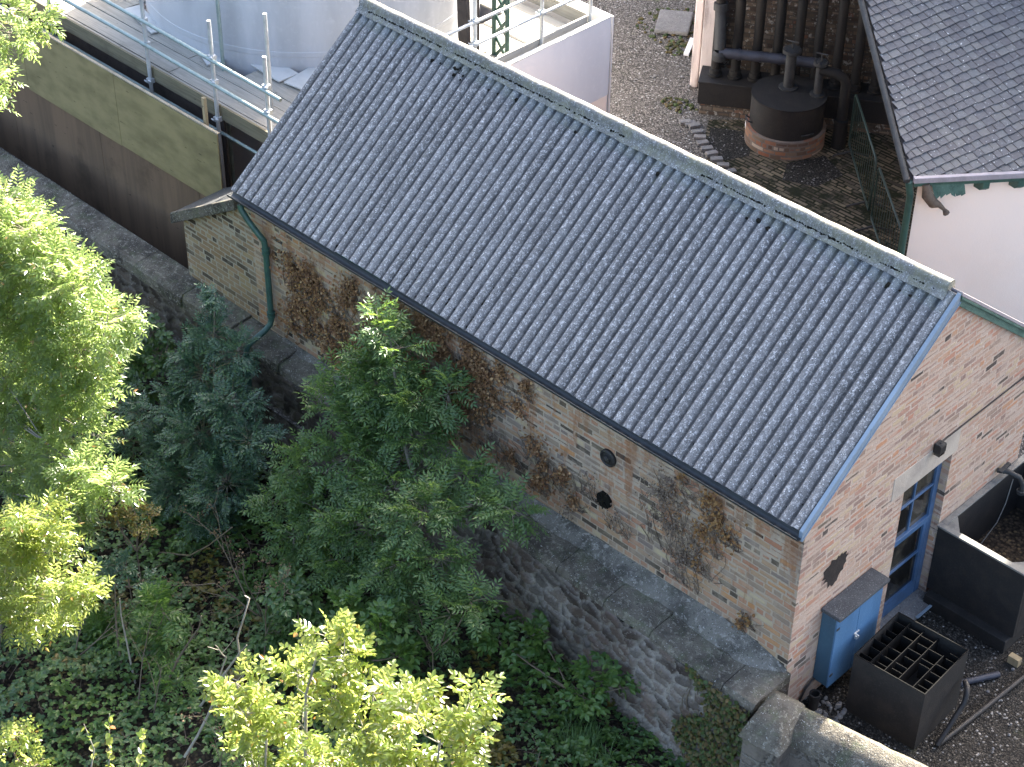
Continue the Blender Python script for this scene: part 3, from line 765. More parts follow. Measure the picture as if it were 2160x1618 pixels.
# ------------------------------------------------------------------ retaining wall under the building and beyond
sw = thing("stone_wall", "long rubble stone wall with flat coping running under the brick building", "wall", (-8, -.2, 0))
def oy(x):   # outer face of the wall
    return -.27 if x < -9 else -.27 - .29 * ((x + 9) / 9.1) ** 1.15
random.seed(3)
def stone_face(name, mat, P0, U, z0, z1, L, cols, mort, seed, relief=.03, cell=(.27, .16), cover=.5, bulge=None, parent=None, stepx=.035):
    """rubble masonry: every stone stands proud of its mortar; colour of each stone kept in a colour attribute"""
    g = np.random.default_rng(seed); P0 = np.array(P0, float); U = np.array(U, float); N = np.array((U[1], -U[0], 0.0))
    nx = int(L / stepx) + 1; nz = int((z1 - z0) / stepx) + 1
    uu, zz = np.meshgrid(np.linspace(0, L, nx), np.linspace(z0, z1, nz), indexing='ij'); u = uu.ravel(); z = zz.ravel()
    wu = u + .04 * np.sin(z * 9 + u * 3) + .025 * np.sin(u * 17 + z * 5); wz = z + .03 * np.sin(u * 7.3) + .02 * np.sin(u * 15 + 2)
    nr = int((z1 - z0) / cell[1]) + 3; pts = []
    for r in range(nr):
        x = -cell[0] + g.uniform(0, cell[0])
        while x < L + cell[0]:
            wd = cell[0] * g.uniform(.45, 1.6); pts.append((x + wd / 2, z0 - cell[1] + r * cell[1] + g.uniform(-.045, .045))); x += wd
    pts = np.array(pts); ns = len(pts); f1 = np.full(len(u), 9.); f2 = np.full(len(u), 9.); idx = np.zeros(len(u), int)
    for k in range(ns):
        d = np.sqrt(((wu - pts[k, 0]) / 1.0) ** 2 + ((wz - pts[k, 1]) * 1.55) ** 2)
        m = d < f1; f2 = np.where(m, f1, np.minimum(f2, d)); idx = np.where(m, k, idx); f1 = np.where(m, d, f1)
    e = (f2 - f1) + g.normal(0, .012, len(u)); rel = np.clip((e - .034) / .028, 0, 1)
    cv = np.array([MN.noise(Vector((a * 1.1, b_ * 1.6, seed))) + .5 * MN.noise(Vector((a * 4, b_ * 5, seed))) for a, b_ in zip(u, z)])
    cvr = np.clip((cv - .02) * 4, 0, 1) * cover
    pr = g.uniform(.5, 1.4, ns)[idx]; h = relief * rel * pr * (1 - cvr) + relief * .8 * cvr + g.normal(0, .003, len(u))
    off = np.array([bulge(a) if bulge else 0.0 for a in u])
    X = P0[None, :] + u[:, None] * U[None, :] + N[None, :] * (h + off)[:, None]; X[:, 2] = z
    pal = np.array(cols); c = pal[g.integers(0, len(pal), ns)][idx] * g.uniform(.7, 1.25, ns)[idx][:, None]
    mc = np.array(mort)[None, :] * (1 + .5 * np.clip(cv, -.6, .6))[:, None]
    t_ = (rel * (1 - cvr * .85))[:, None]; c = mc * (1 - t_) + c * t_
    b = MB(); b.v = [tuple(p) for p in X]
    for a in range(nx - 1):
        for q in range(nz - 1):
            b.f.append((a * nz + q, (a + 1) * nz + q, (a + 1) * nz + q + 1, a * nz + q + 1))
    b.mi = [0] * len(b.f); b.sm = [True] * len(b.f)
    o = b.build(name, mat, parent)
    at = o.data.color_attributes.new("stone", 'FLOAT_COLOR', 'POINT')
    at.data.foreach_set("color", np.concatenate([np.clip(c, 0, 1), np.ones((len(c), 1))], 1).astype(np.float32).ravel())
    return o
def attr_stone(name, moss, stain):
    t = NT(name, 0.95, 0.1); o = t.obj(); a = t.n.new("ShaderNodeAttribute"); a.attribute_name = "stone"
    nf = t.noise(o, 30, 5, 0.7); c = t.mix(t.math('MULTIPLY', t.step(nf, 0.48, 0.66), 0.45), a.outputs["Color"], (.05, .043, .038))
    c = t.mix(t.math('MULTIPLY', t.step(t.noise(o, 19, 5, 0.7), 0.60, 0.66), 0.4), c, (.38, .36, .34))
    c = t.mix(t.math('MULTIPLY', t.step(t.noise(t.map(o, (2, 2, 0.6)), 1.7, 5, 0.65), 0.5, 0.68), stain), c, (.05, .043, .036))
    c = t.mix(t.math('MULTIPLY', t.step(t.noise(o, 3.3, 5, 0.7), 0.58, 0.7), moss), c, (.055, .065, .03))
    t.color(c); t.bump(nf, 0.025)
    return t.m
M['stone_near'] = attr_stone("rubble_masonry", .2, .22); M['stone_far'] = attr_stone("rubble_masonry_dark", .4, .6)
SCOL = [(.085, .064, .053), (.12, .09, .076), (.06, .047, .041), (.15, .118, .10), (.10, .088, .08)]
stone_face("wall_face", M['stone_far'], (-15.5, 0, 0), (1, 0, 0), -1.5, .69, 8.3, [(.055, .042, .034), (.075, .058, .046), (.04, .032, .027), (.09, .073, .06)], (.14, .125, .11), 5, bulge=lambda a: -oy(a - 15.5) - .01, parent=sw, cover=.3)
stone_face("wall_face", M['stone_near'], (-7.2, 0, 0), (1, 0, 0), -1.5, .69, 7.26, SCOL, (.25, .228, .205), 6, bulge=lambda a: -oy(min(0, a - 7.2)) - .01, parent=sw, cover=.32, cell=(.25, .15), relief=.045, stepx=.026)
b = MB(); b.quad((-30, oy(-10), -1.5), (-15.5, oy(-10), -1.5), (-15.5, oy(-10), .69), (-30, oy(-10), .69))
b.quad((.06, oy(0), -1.5), (.06, .15, -1.5), (.06, .15, .69), (.06, oy(0), .69)); b.quad((-30, .115, -.2), (-10.9, .115, -.2), (-10.9, .115, .7), (-30, .115, .7))
b.build("wall_end", M['rubble_dark'], sw)
b = MB(); x = -24.0
while x < .02:
    L = ru(.7, 1.15); x1 = min(x + L, .10); zt = (.9 if x < -10 else .9 - .10 * min(1, (x + 10) / 3)) + ru(-.008, .008)
    yi = .16 if x < -10.6 else .098
    ins = .0
    vs = []
    for xx in (x + .004, x1 - .004):
        o_ = oy(min(xx, 0)) - .025 + ru(-.018, .018)
        vs += [(xx, o_, .68), (xx, o_ + .01, zt - .075), (xx, o_ + .05, zt - .022), (xx, yi, zt + .01), (xx, yi, .68)]
    b.add(vs, [(0, 1, 2, 3, 4), (9, 8, 7, 6, 5), (0, 5, 6, 1), (1, 6, 7, 2), (2, 7, 8, 3)])
    x = x1
b.build("coping", M['coping'], sw, 0.008)
# rough mortar haunch where wall meets brick
b = MB(); xs = rng(-8.6, .04, .11); vs = []; prof_n = 6
for x in xs:
    wd = .12 + .13 * max(0, (x + 5) / 5) + ru(-.012, .012) + .02 * math.sin(x * 5)
    if x > -.55: wd = max(.03, .27 * (1 - ((x + .55) / .62) ** 2))
    hz = .09 + .10 * max(0, (x + 6) / 6)
    if x > -.9: hz = max(.01, .19 * (1 - ((x + .9) / 1.0) ** 2))
    for q in range(prof_n):
        f = q / (prof_n - 1)
        zt = .80 + .012
        vs.append((x, .097 - wd * f, zt + hz * (1 - f) ** .8 + (ru(-.006, .006) if 0 < q < prof_n - 1 else 0) - (.015 if q == prof_n - 1 else 0)))
b.add(vs, [(i * prof_n + j, i * prof_n + j + 1, (i + 1) * prof_n + j + 1, (i + 1) * prof_n + j) for i in range(len(xs) - 1) for j in range(prof_n - 1)], True)
b.build("mortar_fillet", M['fillet'], sw)

# yard wall with gate pillar at the near corner
yw = thing("stone_wall", "rendered stone wall with rounded coping around the dark yard in the lower right corner", "wall", (1.5, -.3, 0))
b = MB(); dx, dy = .985, .172
def fr(a, c, z): return (.45 + a * dx - c * dy, -.42 + a * dy + c * dx, z)
b.box(.1, 4.2, -.13, .13, -1.4, .72, fr); 
b.build("wall_face", M['yardstone'], yw)
b = MB(); xs = rng(.05, 4.2, .14); prof = [(-.20, .60), (-.19, .68), (-.11, .80), (.04, .872), (.10, .885), (.155, .88), (.165, .80), (.165, .7)]; n = len(prof); vs = []
for a in xs:
    for (c, z) in prof: vs.append(fr(a, c + ru(-.006, .006), z + ru(-.007, .007)))
b.add(vs, [(i * n + j, (i + 1) * n + j, (i + 1) * n + j + 1, i * n + j + 1) for i in range(len(xs) - 1) for j in range(n - 1)], True)
b.build("coping", M['coping'], yw)
pl = thing("gate_pillar", "squat stone gate pillar with a rough sloping top beside the retaining wall", "pillar", (.4, -.5, 0))
def fp(a, c, z): return (.40 + a * .985 - c * .12, -.52 + a * .12 + c * .985, z)
b = MB(); b.box(-.24, .22, -.33, .30, -1.6, .66, fp); b.build("shaft", M['yardstone'], pl, 0.03)
b = MB(); n = 7; vs = []
for i in range(n + 1):
    for j in range(n + 1):
        a = -.27 + .52 * i / n; c = -.37 + .70 * j / n
        e = min(i, n - i, j, n - j)
        vs.append(fp(a, c, .66 + (0 if e == 0 else .17 + .05 * min(e, 2) + .07 * j / n + ru(-.012, .012))))
b.add(vs, [(i * (n + 1) + j, (i + 1) * (n + 1) + j, (i + 1) * (n + 1) + j + 1, i * (n + 1) + j + 1) for i in range(n) for j in range(n)], True)
b.build("cap", M['coping'], pl)

# ------------------------------------------------------------------ things in the near yard
cb = thing("wall_cabinet", "blue two-door wall cabinet with a felt top on the brick gable", "cabinet", (.13, 1.15, .3))
b = MB(); b.box(X1 + .004, .225, .66, 1.52, .28, 1.37); b.build("body", M['tealpaint'], cb, 0.004)
for nm, ya, yb in (("door", .655, 1.083), ("door", 1.089, 1.525)):
    b = MB(); b.box(.226, .248, ya, yb, .275, 1.365); dd = b.build(nm, M['bluepaint'], cb, 0.004)
    if ya < 1:
        k = MB()
        for zz in (.45, 1.18):
            k = MB(); k.box(.2485, .254, ya + .005, ya + .06, zz, zz + .03); k.build("hinge", M['greyiron'], dd)
b = MB(); b.box(X1 + .004, .30, .62, 1.56, 1.372, 1.425); b.build("top", M['felt'], cb, 0.01)
b = MB(); b.box(.249, .262, 1.04, 1.13, .86, .885); b.tube([(.262, 1.07, .87), (.285, 1.07, .85), (.285, 1.10, .82), (.262, 1.10, .81)], .007, n=6); b.box(.25, .285, 1.06, 1.105, .79, .835)
b.build("padlock", M['steel'], cb, 0.003)
b = MB(); b.tube([(.06, .74, .285), (.062, .60, .30), (.06, .50, .24), (.055, .44, .12), (.05, .42, -.02)], .013, n=8)
tag(b.build("cable", M['black']), "thick black cable looping from under the blue cabinet into the ground", "cable")
b = MB(); b.lathe((.20, .50, 0), [(.055, 0), (.055, .20), (.07, .21), (.07, .27), (.05, .27), (.045, .1)], 16, True)
tag(b.build("pipe_stub", M['black']), "short open black pipe stub standing under the blue cabinet", "pipe")

gb = thing("iron_box", "square black iron box open on top with a lattice of dividers", "box", (.9, 1.24, 0))
c0 = Vector((.46, .76, 0)); ux = Vector((.985, .06, 0)); uy = Vector((-.05, .99, 0))
def fg(a, c, z): p = c0 + ux * a + uy * c; return (p.x, p.y, z)
b = MB(); W, D_, T, Hh = .93, .92, .012, .90
b.box(0, W, 0, T, 0, Hh, fg); b.box(0, W, D_ - T, D_, 0, Hh, fg); b.box(0, T, T, D_ - T, 0, Hh, fg); b.box(W - T, W, T, D_ - T, 0, Hh, fg)
b.box(T, W - T, T, D_ - T, .3, .32, fg)
b.build("shell", M['blackgrey'], gb)
b = MB(); random.seed(9)
for i in range(1, 5):
    c_ = W * i / 5; b.box(c_ - .003, c_ + .003, T, D_ - T * 1.5 - (.2 if i == 4 else 0), .66, Hh - .03 - .004 * i, fg)
for i in range(5):
    for j in range(1, 7):
        if rnd() < .85:
            a0 = W * i / 5 + .004; y_ = D_ * j / 7 + ru(-.03, .03); b.box(a0 + ru(.0, .05), a0 + W / 5 - .01, y_ - .003, y_ + .003, .64, Hh - .03 - ru(.0, .02), fg)
b.build("divider_grid", M['pitch'], gb)
b = MB()
for i, (a0, a1, d0, d1) in enumerate(((0, W, 0, .012), (W - .012, W, .012, D_), (0, .012, .012, D_), (.012, W - .012, D_ - .012, D_))):
    b.box(a0, a1, d0, d1, Hh + .001, Hh + .006, fg)
b.build("rim", M['pitch'], gb)

tk = thing("water_tank", "large open black iron tank with a pale front rim standing against the gable", "tank", (.65, 3.9, 0))
ty0, ty1, tx0, tx1, tz0, tz1 = 2.92, 4.80, .045, 1.27, .20, 1.19
b = MB(); t_ = .06
b.box(tx0, tx1, ty0, ty0 + t_, tz0, tz1); b.box(tx0, tx1, ty1 - t_, ty1, tz0, tz1); b.box(tx0, tx0 + t_, ty0 + t_, ty1 - t_, tz0, tz1); b.box(tx1 - t_, tx1, ty0 + t_, ty1 - t_, tz0, tz1)
b.box(tx0 + t_, tx1 - t_, ty0 + t_, ty1 - t_, tz0, tz0 + .03)
for xx in (.35, .66, .97):
    pass
b.build("shell", M['black'], tk, 0.004)
b = MB(); b.box(tx0 - .008, tx1 + .03, ty0 - .02, ty0 + .065, tz1 + .001, tz1 + .028)
b.box(tx1 - .05, tx1 + .03, ty0 + .066, ty1 + .01, tz1 + .001, tz1 + .028); b.box(tx0 - .008, tx0 + .07, ty0 + .066, ty1 + .01, tz1 + .001, tz1 + .028); b.box(tx0 + .071, tx1 - .051, ty1 - .04, ty1 + .01, tz1 + .001, tz1 + .028)
b.add([(tx0 + .071, ty0 + .066, tz1 + .015), (tx0 + .26, ty0 + .066, tz1 + .015), (tx0 + .071, ty0 + .30, tz1 + .015)], [(0, 1, 2)])
b.add([(tx1 - .051, ty0 + .066, tz1 + .015), (tx1 - .26, ty0 + .066, tz1 + .015), (tx1 - .051, ty0 + .30, tz1 + .015)], [(0, 2, 1)])
b.build("rim", M['rim'], tk, 0.004)
b = MB(); vs = [(tx0 + .03, ty0 + .03, .40), (tx1 - .03, ty0 + .03, .40), (tx1 - .03, ty1 - .03, .40), (tx0 + .03, ty1 - .03, .40)]
b.add(vs, [(0, 1, 2, 3)]); b.build("sludge", M['soil'], tk)
b = MB(); b.box(.10, 1.25, 2.80, 4.78, .006, .197); b.build("plinth", M['blackgrey'], tk, 0.01)
tv = thing("valve", "rusty black valve and hose hung over the back corner of the water tank", "valve", (.12, 4.2, 1.25))
b = MB(); b.tube([(.04, 4.14, 1.33), (.16, 4.20, 1.34), (.30, 4.24, 1.31), (.35, 4.25, 1.22), (.35, 4.25, 1.12)], .033, n=10); b.lathe((.35, 4.25, 1.08), [(.05, 0), (.055, .05), (.04, .06)], 12, True); b.bar((.10, 4.10, 1.36), (.10, 4.30, 1.38), .05, .03); b.build("spout", M['greyiron'], tv)
b = MB(); b.tube([(.24, 4.2, 1.27), (.26, 4.1, .95), (.25, 4.0, .7), (.22, 3.7, .45)], .007, n=6); b.build("hose", M['rim'], tv)

b = MB(); b.tube([(1.40, 1.66, .50), (1.47, 1.60, .51), (1.52, 1.52, .47), (1.53, 1.48, .38), (1.54, 1.02, .05)], .032, n=10)
b.tube([(1.54, 1.02, .05), (1.6, 1.9, .045), (1.66, 2.8, .05), (1.75, 4.6, .05)], .03, n=10)
tag(b.build("drain_pipe", M['black']), "long black pipe bending from the iron box along the gravel", "pipe")
b = MB(); b.box(.20, .235, 2.5, 2.95, .05, .065, lambda x, y, z: (x, y, z + .03)); tag(b.build("metal_strip", M['flash']), "bluish metal strip lying in front of the door step", "strip")
b = MB(); b.box(1.36, 1.50, 2.72, 2.80, .01, .12); tag(b.build("timber_block", M['timber']), "small pale timber block beside the tank plinth", "block")
b = MB(); b.tube([(1.15, 1.95, .05), (1.42, 2.45, .05)], .04, n=8); tag(b.build("iron_pipe", M['bluepipe']), "short purplish iron pipe lying on the gravel between box and tank", "pipe")
random.seed(31)
def stone(mb, p, r):
    p = Vector(p); n = 6; m = 4; vs = []; s = (ru(.7, 1.3), ru(.7, 1.3), ru(.5, .9))
    for j in range(m + 1):
        ph = math.pi * j / m
        for k in range(n):
            a = 2 * math.pi * k / n; q = r * ru(.8, 1.15)
            vs.append(p + Vector((q * math.sin(ph) * math.cos(a) * s[0], q * math.sin(ph) * math.sin(a) * s[1], q * math.cos(ph) * s[2])))
    mb.add(vs, [(j * n + k, (j + 1) * n + k, (j + 1) * n + (k + 1) % n, j * n + (k + 1) % n) for j in range(m) for k in range(n)])
b = MB()
for _ in range(40):
    stone(b, (ru(.2, .52), ru(.25, .75), .02), ru(.015, .05))
for _ in range(150):
    stone(b, (ru(1.35, 3.2), ru(-.05, 4.5), .012), ru(.006, .022))
tag(b.build("pebbles", M['gravestone']), "pale pebbles strewn over the dark yard gravel around the iron box", "pebbles", kind='stuff')

# ------------------------------------------------------------------ hoarding and scaffold round the gasholder
HY, HT = .93, 2.78
hd = thing("plywood_hoarding", "tall plywood hoarding around the gasholder, mossy outside and white on the end", "hoarding", (-12, 1, 0))
xr = -10.83; k = 0
while xr > -22:
    xl = xr - 2.42
    b = MB(); b.box(xl + .004, xr - .004, HY - .018, HY, 1.60 - .012 * (k % 2), HT + .01 * (k % 2)); b.build("plywood_sheet", M['ply_up'], hd, 0.003)
    b = MB(); b.box(xl - .6 + .003, xr - .6 - .003, HY + .004, HY + .02, .0, 1.72); b.build("lower_sheet", M['ply_low'], hd, 0.003)
    xr = xl; k += 1
b = MB(); b.box(-22, -11.3, 1.39, 1.41, 0, 2.69); b.build("sun_block_sheet", M['darkdoor'], hd)  # added sheet that keeps the sun out of the gap behind the hoarding
b = MB(); b.box(-11.43 + .003, -10.80, HY + .004, HY + .02, .0, 1.72); b.build("lower_sheet", M['ply_low'], hd, 0.003)
b = MB(); b.box(-22, -10.83, HY - .016, HY + .028, HT + .012, HT + .03); b.build("top_batten", M['ply_edge'], hd)
b = MB(); b.box(-9.40, -9.38, 4.9, 7.45, 1.45, 2.80); b.build("end_sheet", M['whiteply'], hd, 0.003); b = MB(); b.box(-9.401, -9.381, 2.4, 4.9, 1.46, 2.79); b.build("end_sheet", M['whiteply'], hd, 0.003)
b = MB(); b.box(-9.405, -9.385, 2.4, 7.44, .0, 1.448); b.build("lower_sheet", M['pinkwall'], hd, 0.003)
b = MB(); b.box(-22, -9.38, 7.49, 7.51, 0, 2.80); b.build("end_sheet", M['whiteply'], hd, 0.003)
b = MB(); b.box(-9.47, -9.378, 2.4, 7.475, 2.803, 2.82); b.build("top_batten", M['greyplate'], hd)
b = MB(); b.box(-10.86, -10.80, HY + .02, HY + .07, 2.35, 3.05, lambda x, y, z: (x - .75 + .35, y + .06, z + .12)); b.build("timber_post", M['timber'], hd, 0.004)

sf = thing("scaffold", "tube scaffold walkway with plank decks and guard rails around the gasholder", "scaffold", (-12, 2, 0))
PY = 1.27
def coupler(mb, p):
    p = Vector(p); mb.box(p.x - .045, p.x + .045, p.y - .045, p.y + .045, p.z - .035, p.z + .035)
    mb.tube([p + Vector((.03, -.06, .03)), p + Vector((.09, -.05, .03))], .012, n=6); mb.tube([p + Vector((-.09, -.04, -.02)), p + Vector((-.03, -.05, -.02))], .012, n=6)
for (px, zt, mt) in ((-11.27, 4.25, 'steel'), (-10.10, 4.15, 'steel'), (-12.83, 4.9, 'steel'), (-15.3, 4.6, 'steelgreen'), (-17.5, 4.6, 'steelgreen')):
    b = MB(); b.tube([(px, PY, .0), (px, PY, zt)], .030, n=10); 
    b.add([(px + .03 * math.cos(a * .785), PY + .03 * math.sin(a * .785), zt + .001) for a in range(8)], [tuple(range(8))])
    so = b.build("standard", M[mt], sf)
    for cz_ in (3.31, 3.69, 2.72):
        b = MB(); coupler(b, (px, PY, cz_)); b.build("coupler", M['steel'], so)
for (zz, x1_, mt) in ((3.31, -9.6, 'steelgreen'), (3.69, -9.75, 'steelgreen')):
    b = MB(); b.tube([(-20, PY - .05, zz + .04), (-12.8, PY - .05, zz + .02), (x1_, PY - .05, zz - .04)], .028, n=10); b.build("guard_rail", M[mt], sf)
b = MB(); b.tube([(-20, PY + .02, 2.50), (-9.3, PY + .02, 2.50)], .024, n=8); b.build("ledger", M['steelgreen'], sf)
for (px, py, zt) in ((-10.9, 1.95, 4.25), (-12.3, 2.2, 4.9), (-9.75, 2.45, 3.95)):
    b = MB(); b.tube([(px, py, .0), (px, py, zt)], .030, n=10); b.build("standard", M['steelgreen' if px < -12 else 'steel'], sf)
random.seed(4)
for j in range(6):
    xs_ = [-20, -17.2 + ru(-.5, .5), -13.4 + ru(-.7, .7), -9.30]
    for a0, a1 in zip(xs_[:-1], xs_[1:]):
        b = MB(); y0 = 1.36 + j * .232; z_ = 2.70 + ru(-.004, .008)
        if j >= 4 and a0 < -14.6: a1 = min(a1, -14.9)
        elif j >= 4 and a1 > -12.2: a0 = max(a0, -11.95)
        elif j >= 4: continue
        if a1 - a0 < .3: continue
        b.box(a0 + .005, a1 - .005, y0, y0 + .222, z_, z_ + .038); b.build("deck_board", M['plank'], sf, 0.004)
for (a0, a1, mt) in ((-20, -12.80, 'ply_up'), (-12.78, -11.25, 'ply_up'), (-11.22, -9.3, 'toeboard')):
    b = MB(); b.box(a0, a1, PY + .035, PY + .073, 2.71, 2.93); b.build("toe_board", M['toeboard'], sf, 0.004)
# far side decks (sunlit end)
for j in range(9):
    b = MB(); y0 = 2.9 + j * .5 ; y0 = 5.0 + j * .232
    b.box(-13.2 if y0 > 6.6 else -10.9, -9.50, y0, y0 + .224, 2.56, 2.598); b.build("deck_board", M['plank'], sf, 0.004)
for j in range(6):
    b = MB(); x0_ = -10.95 + j * .235
    b.box(x0_, x0_ + .226, 2.8, 4.99, 2.55, 2.588); b.build("deck_board", M['plank_y'], sf, 0.004)
b = MB(); b.box(-9.665, -9.627, 4.0, 7.2, 2.60, 2.83); b.build("toe_board", M['plank_y'], sf, 0.004)
b = MB(); b.box(-10.0, -9.68, 4.02, 5.55, 2.60, 2.63, lambda x, y, z: (x - (.5 if y > 5 else .45), y, z)); b.build("deck_board", M['plank_y'], sf, 0.004)
b = MB(); b.box(-13, -9.66, 7.21, 7.25, 2.60, 2.83); b.build("toe_board", M['plank'], sf, 0.004)
for (px, py, zt, z0) in ((-9.60, 6.12, 4.4, 2.4), (-9.60, 4.72, 4.6, 2.4), (-9.58, 7.18, 4.3, 2.4)):
    b = MB(); b.tube([(px, py, z0), (px, py, zt)], .028, n=10); so = b.build("standard", M['steel'], sf)
    for cz_ in (3.27, 3.63):
        b = MB(); coupler(b, (px, py, cz_)); b.build("coupler", M['steel'], so)
for zz in (3.27, 3.63):
    b = MB(); b.tube([(-9.57, 3.4, zz), (-9.57, 7.3, zz)], .026, n=10); b.build("guard_rail", M['steel'], sf)
b = MB(); b.tube([(-12.5, 7.18, 3.30), (-9.4, 7.18, 3.30)], .026, n=10); b.build("guard_rail", M['steel'], sf)

gh = thing("gasholder", "large white cylindrical gasholder tank behind the hoarding", "tank", (-12.55, 5.05, 0))
b = MB(); gc = (-13.35, 4.85, 0)
b.lathe(gc, [(2.62, 0), (2.62, 2.95), (2.625, 2.96), (2.625, 3.03), (2.62, 3.04), (2.62, 5.0)], 96, True); b.build("shell", M['whitetank'], gh)
b = MB(); b.lathe(gc, [(2.62, 5.0), (1.6, 5.12), (.8, 5.2), (0, 5.22)], 96, True); b.build("crown", M['whitetank'], gh)
def lattice(p, name, wd=.28, h=4.2):
    b = MB(); x, y, z = p
    for sx in (-1, 1):
        b.tube([(x + sx * wd / 2, y, z), (x + sx * wd / 2, y, z + h)], .035, n=8)
    zz = z + .05; s_ = 1
    while zz < z + h - .4:
        b.bar((x - wd / 2 * s_, y, zz), (x + wd / 2 * s_, y, zz + .34), .05, .02, (0, 1, 0)); b.bar((x + wd / 2 * s_, y + .03, zz), (x - wd / 2 * s_, y + .03, zz + .34), .05, .02, (0, 1, 0))
        zz += .36
    b.lathe((x + wd / 2, y, z), [(.09, 0), (.09, .04), (.05, .07)], 12)
    b.build("lattice_column", M['green'], gh)
lattice((-9.93, 5.58, 2.50), "lattice_column")
lattice((-15.15, 3.35, 2.3), "lattice_column", .34)
b = MB(); b.box(-10.16, -9.96, 4.86, 4.93, 2.3, 5.0, lambda x, y, z: (x + (5 - z) * .02, y + (5 - z) * .012, z)); b.build("guide_post", M['darkdoor'], gh, 0.004); b = MB(); b.box(-9.935, -9.89, 5.05, 5.10, 2.3, 5.0); b.build("guide_post", M['darkdoor'], gh, 0.004)
random.seed(12)
for (cx, cy, L, W_, a, lab) in ((-14.35, 2.32, .95, .24, -12, "pale board offcut on the deck nearest the left of the gasholder"),
                          (-13.0, 2.42, 1.1, .28, -22, "pale board offcut lying along the gasholder foot beside the green rail"),
                          (-11.9, 2.72, 1.0, .36, -3, "small pale board wedged under the gasholder wall behind the middle scaffold pole"),
                          (-10.75, 2.95, 1.3, .62, 8, "large pale board lying flat on the deck next to the corrugated roof edge")):
    b = MB(); a = R(a)
    f_ = lambda x, y, z, cx=cx, cy=cy, a=a: (cx + x * math.cos(a) - y * math.sin(a), cy + x * math.sin(a) + y * math.cos(a), z)
    b.box(-L / 2, L / 2, -W_ / 2, W_ / 2, 2.76, 2.785, f_)
    tag(b.build("board_offcut", M['greyplate'], None, 0.003), lab, "board", "pale boards on the scaffold deck")

# ------------------------------------------------------------------ condenser yard
CO = Vector((-9.58, 10.0, 0)); CU = Vector((.843, .538, 0)); CN = Vector((-.538, .843, 0))
def fc(a, d, z): p = CO + CU * a + CN * d; return (p.x, p.y, z)
cd = thing("gas_condenser", "row of tall sooty iron pipes standing on a long black iron box", "condenser", fc(1.5, .3, 0))
b = MB(); b.box(.04, 4.6, .02, .53, .0, .20, fc); b.build("brick_base", M['brick_dark'], cd)
b = MB(); b.box(0, 4.6, 0, .55, .203, .63, fc); b.box(-.012, 4.62, -.02, .57, .60, .635, fc); b.build("box", M['black'], cd, 0.008)
for i in range(12):
    a = .24 + i * .335; b = MB(); x, y, _ = fc(a, .27, 0)
    b.tube([(x, y, .63), (x, y, 5.2)], .082, n=14)
    b.lathe((x, y, .63), [(.125, .01), (.125, .05), (.105, .06), (.10, .14), (.083, .15)], 16, True)
    b.build("pipe", M['pipeiron'], cd)
b = MB(); h0 = fc(.30, -.02, 1.22); h1 = fc(1.90, -.02, 1.22)
b.tube([h0, fc(.9, -.02, 1.22), h1], .088, n=14)
for a in (.62, .98, 1.30): b.tube([fc(a, -.02, 1.22), fc(a + .035, -.02, 1.22)], .10, n=14)
b.build("cross_pipe", M['bluepipe'], cd)
b = MB(); b.tube([fc(.24, .27, 1.95), fc(.25, .24, 1.85), fc(.29, .1, 1.5), fc(.31, .0, 1.26)], .098, n=14); b.tube([fc(.24, .27, 1.98), fc(.245, .255, 1.86)], .12, n=14)
b.lathe(fc(.31, -.03, 1.10), [(.0, .0), (.12, .0), (.12, .10), (.09, .16)], 14, True)
b.build("elbow", M['greyiron'], cd)

ws = thing("gas_washer", "squat black iron drum on a red brick base with two valve pipes on its lid", "drum", (-7.85, 10.45, 0))
WC = Vector((-7.98, 10.38, 0))
b = MB(); b.lathe(WC, [(.665, .0), (.665, .33), (.56, .34)], 40); 
b.build("brick_base", M['brick_red'], ws)
b = MB(); b.lathe(WC, [(.61, .28), (.61, .875)], 48, True); b.build("shell", M['black'], ws)
b = MB(); b.lathe(WC, [(.61, .876), (.625, .88), (.625, .90), (0, .905)], 48); b.build("lid", M['blackgrey'], ws)
def valve(p, z0, z1, r, nm):
    b = MB(); x, y = p
    b.tube([(x, y, z0), (x, y, z1)], r, n=14); b.lathe((x, y, z0), [(r * 1.8, 0), (r * 1.8, .03), (r, .04)], 16)
    b.lathe((x, y, z1), [(r * 1.2, -.06), (r * 1.75, -.02), (r * 1.75, .03), (r * .6, .035), (0, .035)], 18)
    for k in range(10):
        a = k * .628; b.tube([(x + r * 1.5 * math.cos(a), y + r * 1.5 * math.sin(a), z1 + .03), (x + r * 1.5 * math.cos(a), y + r * 1.5 * math.sin(a), z1 + .05)], .012, n=6)
    b.tube([(x, y, z1), (x, y, z1 + .16)], .013, n=6); b.tube([(x - .10, y - .02, z1 + .16), (x + .10, y + .03, z1 + .17)], .013, n=6)
    b.build(nm, M['greyiron'], ws)
valve((-8.10, 10.50), .90, 1.58, .088, "valve_pipe")
valve((-7.62, 10.66), .90, 1.48, .07, "valve_pipe")
b = MB(); p = Vector((-7.62, 10.66, 0)); b.tube([(p.x, p.y, 1.36), (p.x + .24, p.y + .12, 1.34), (p.x + .36, p.y + .18, 1.27), (p.x + .40, p.y + .2, 1.16), (p.x + .40, p.y + .2, .5), (p.x + .40, p.y + .2, 0)], .085, n=14)
b.lathe((p.x + .40, p.y + .2, .0), [(.125, 0), (.115, .45), (.12, .47), (.12, .52), (.085, .53)], 16, True); b.build("outlet_pipe", M['pipeiron'], ws)
b = MB()
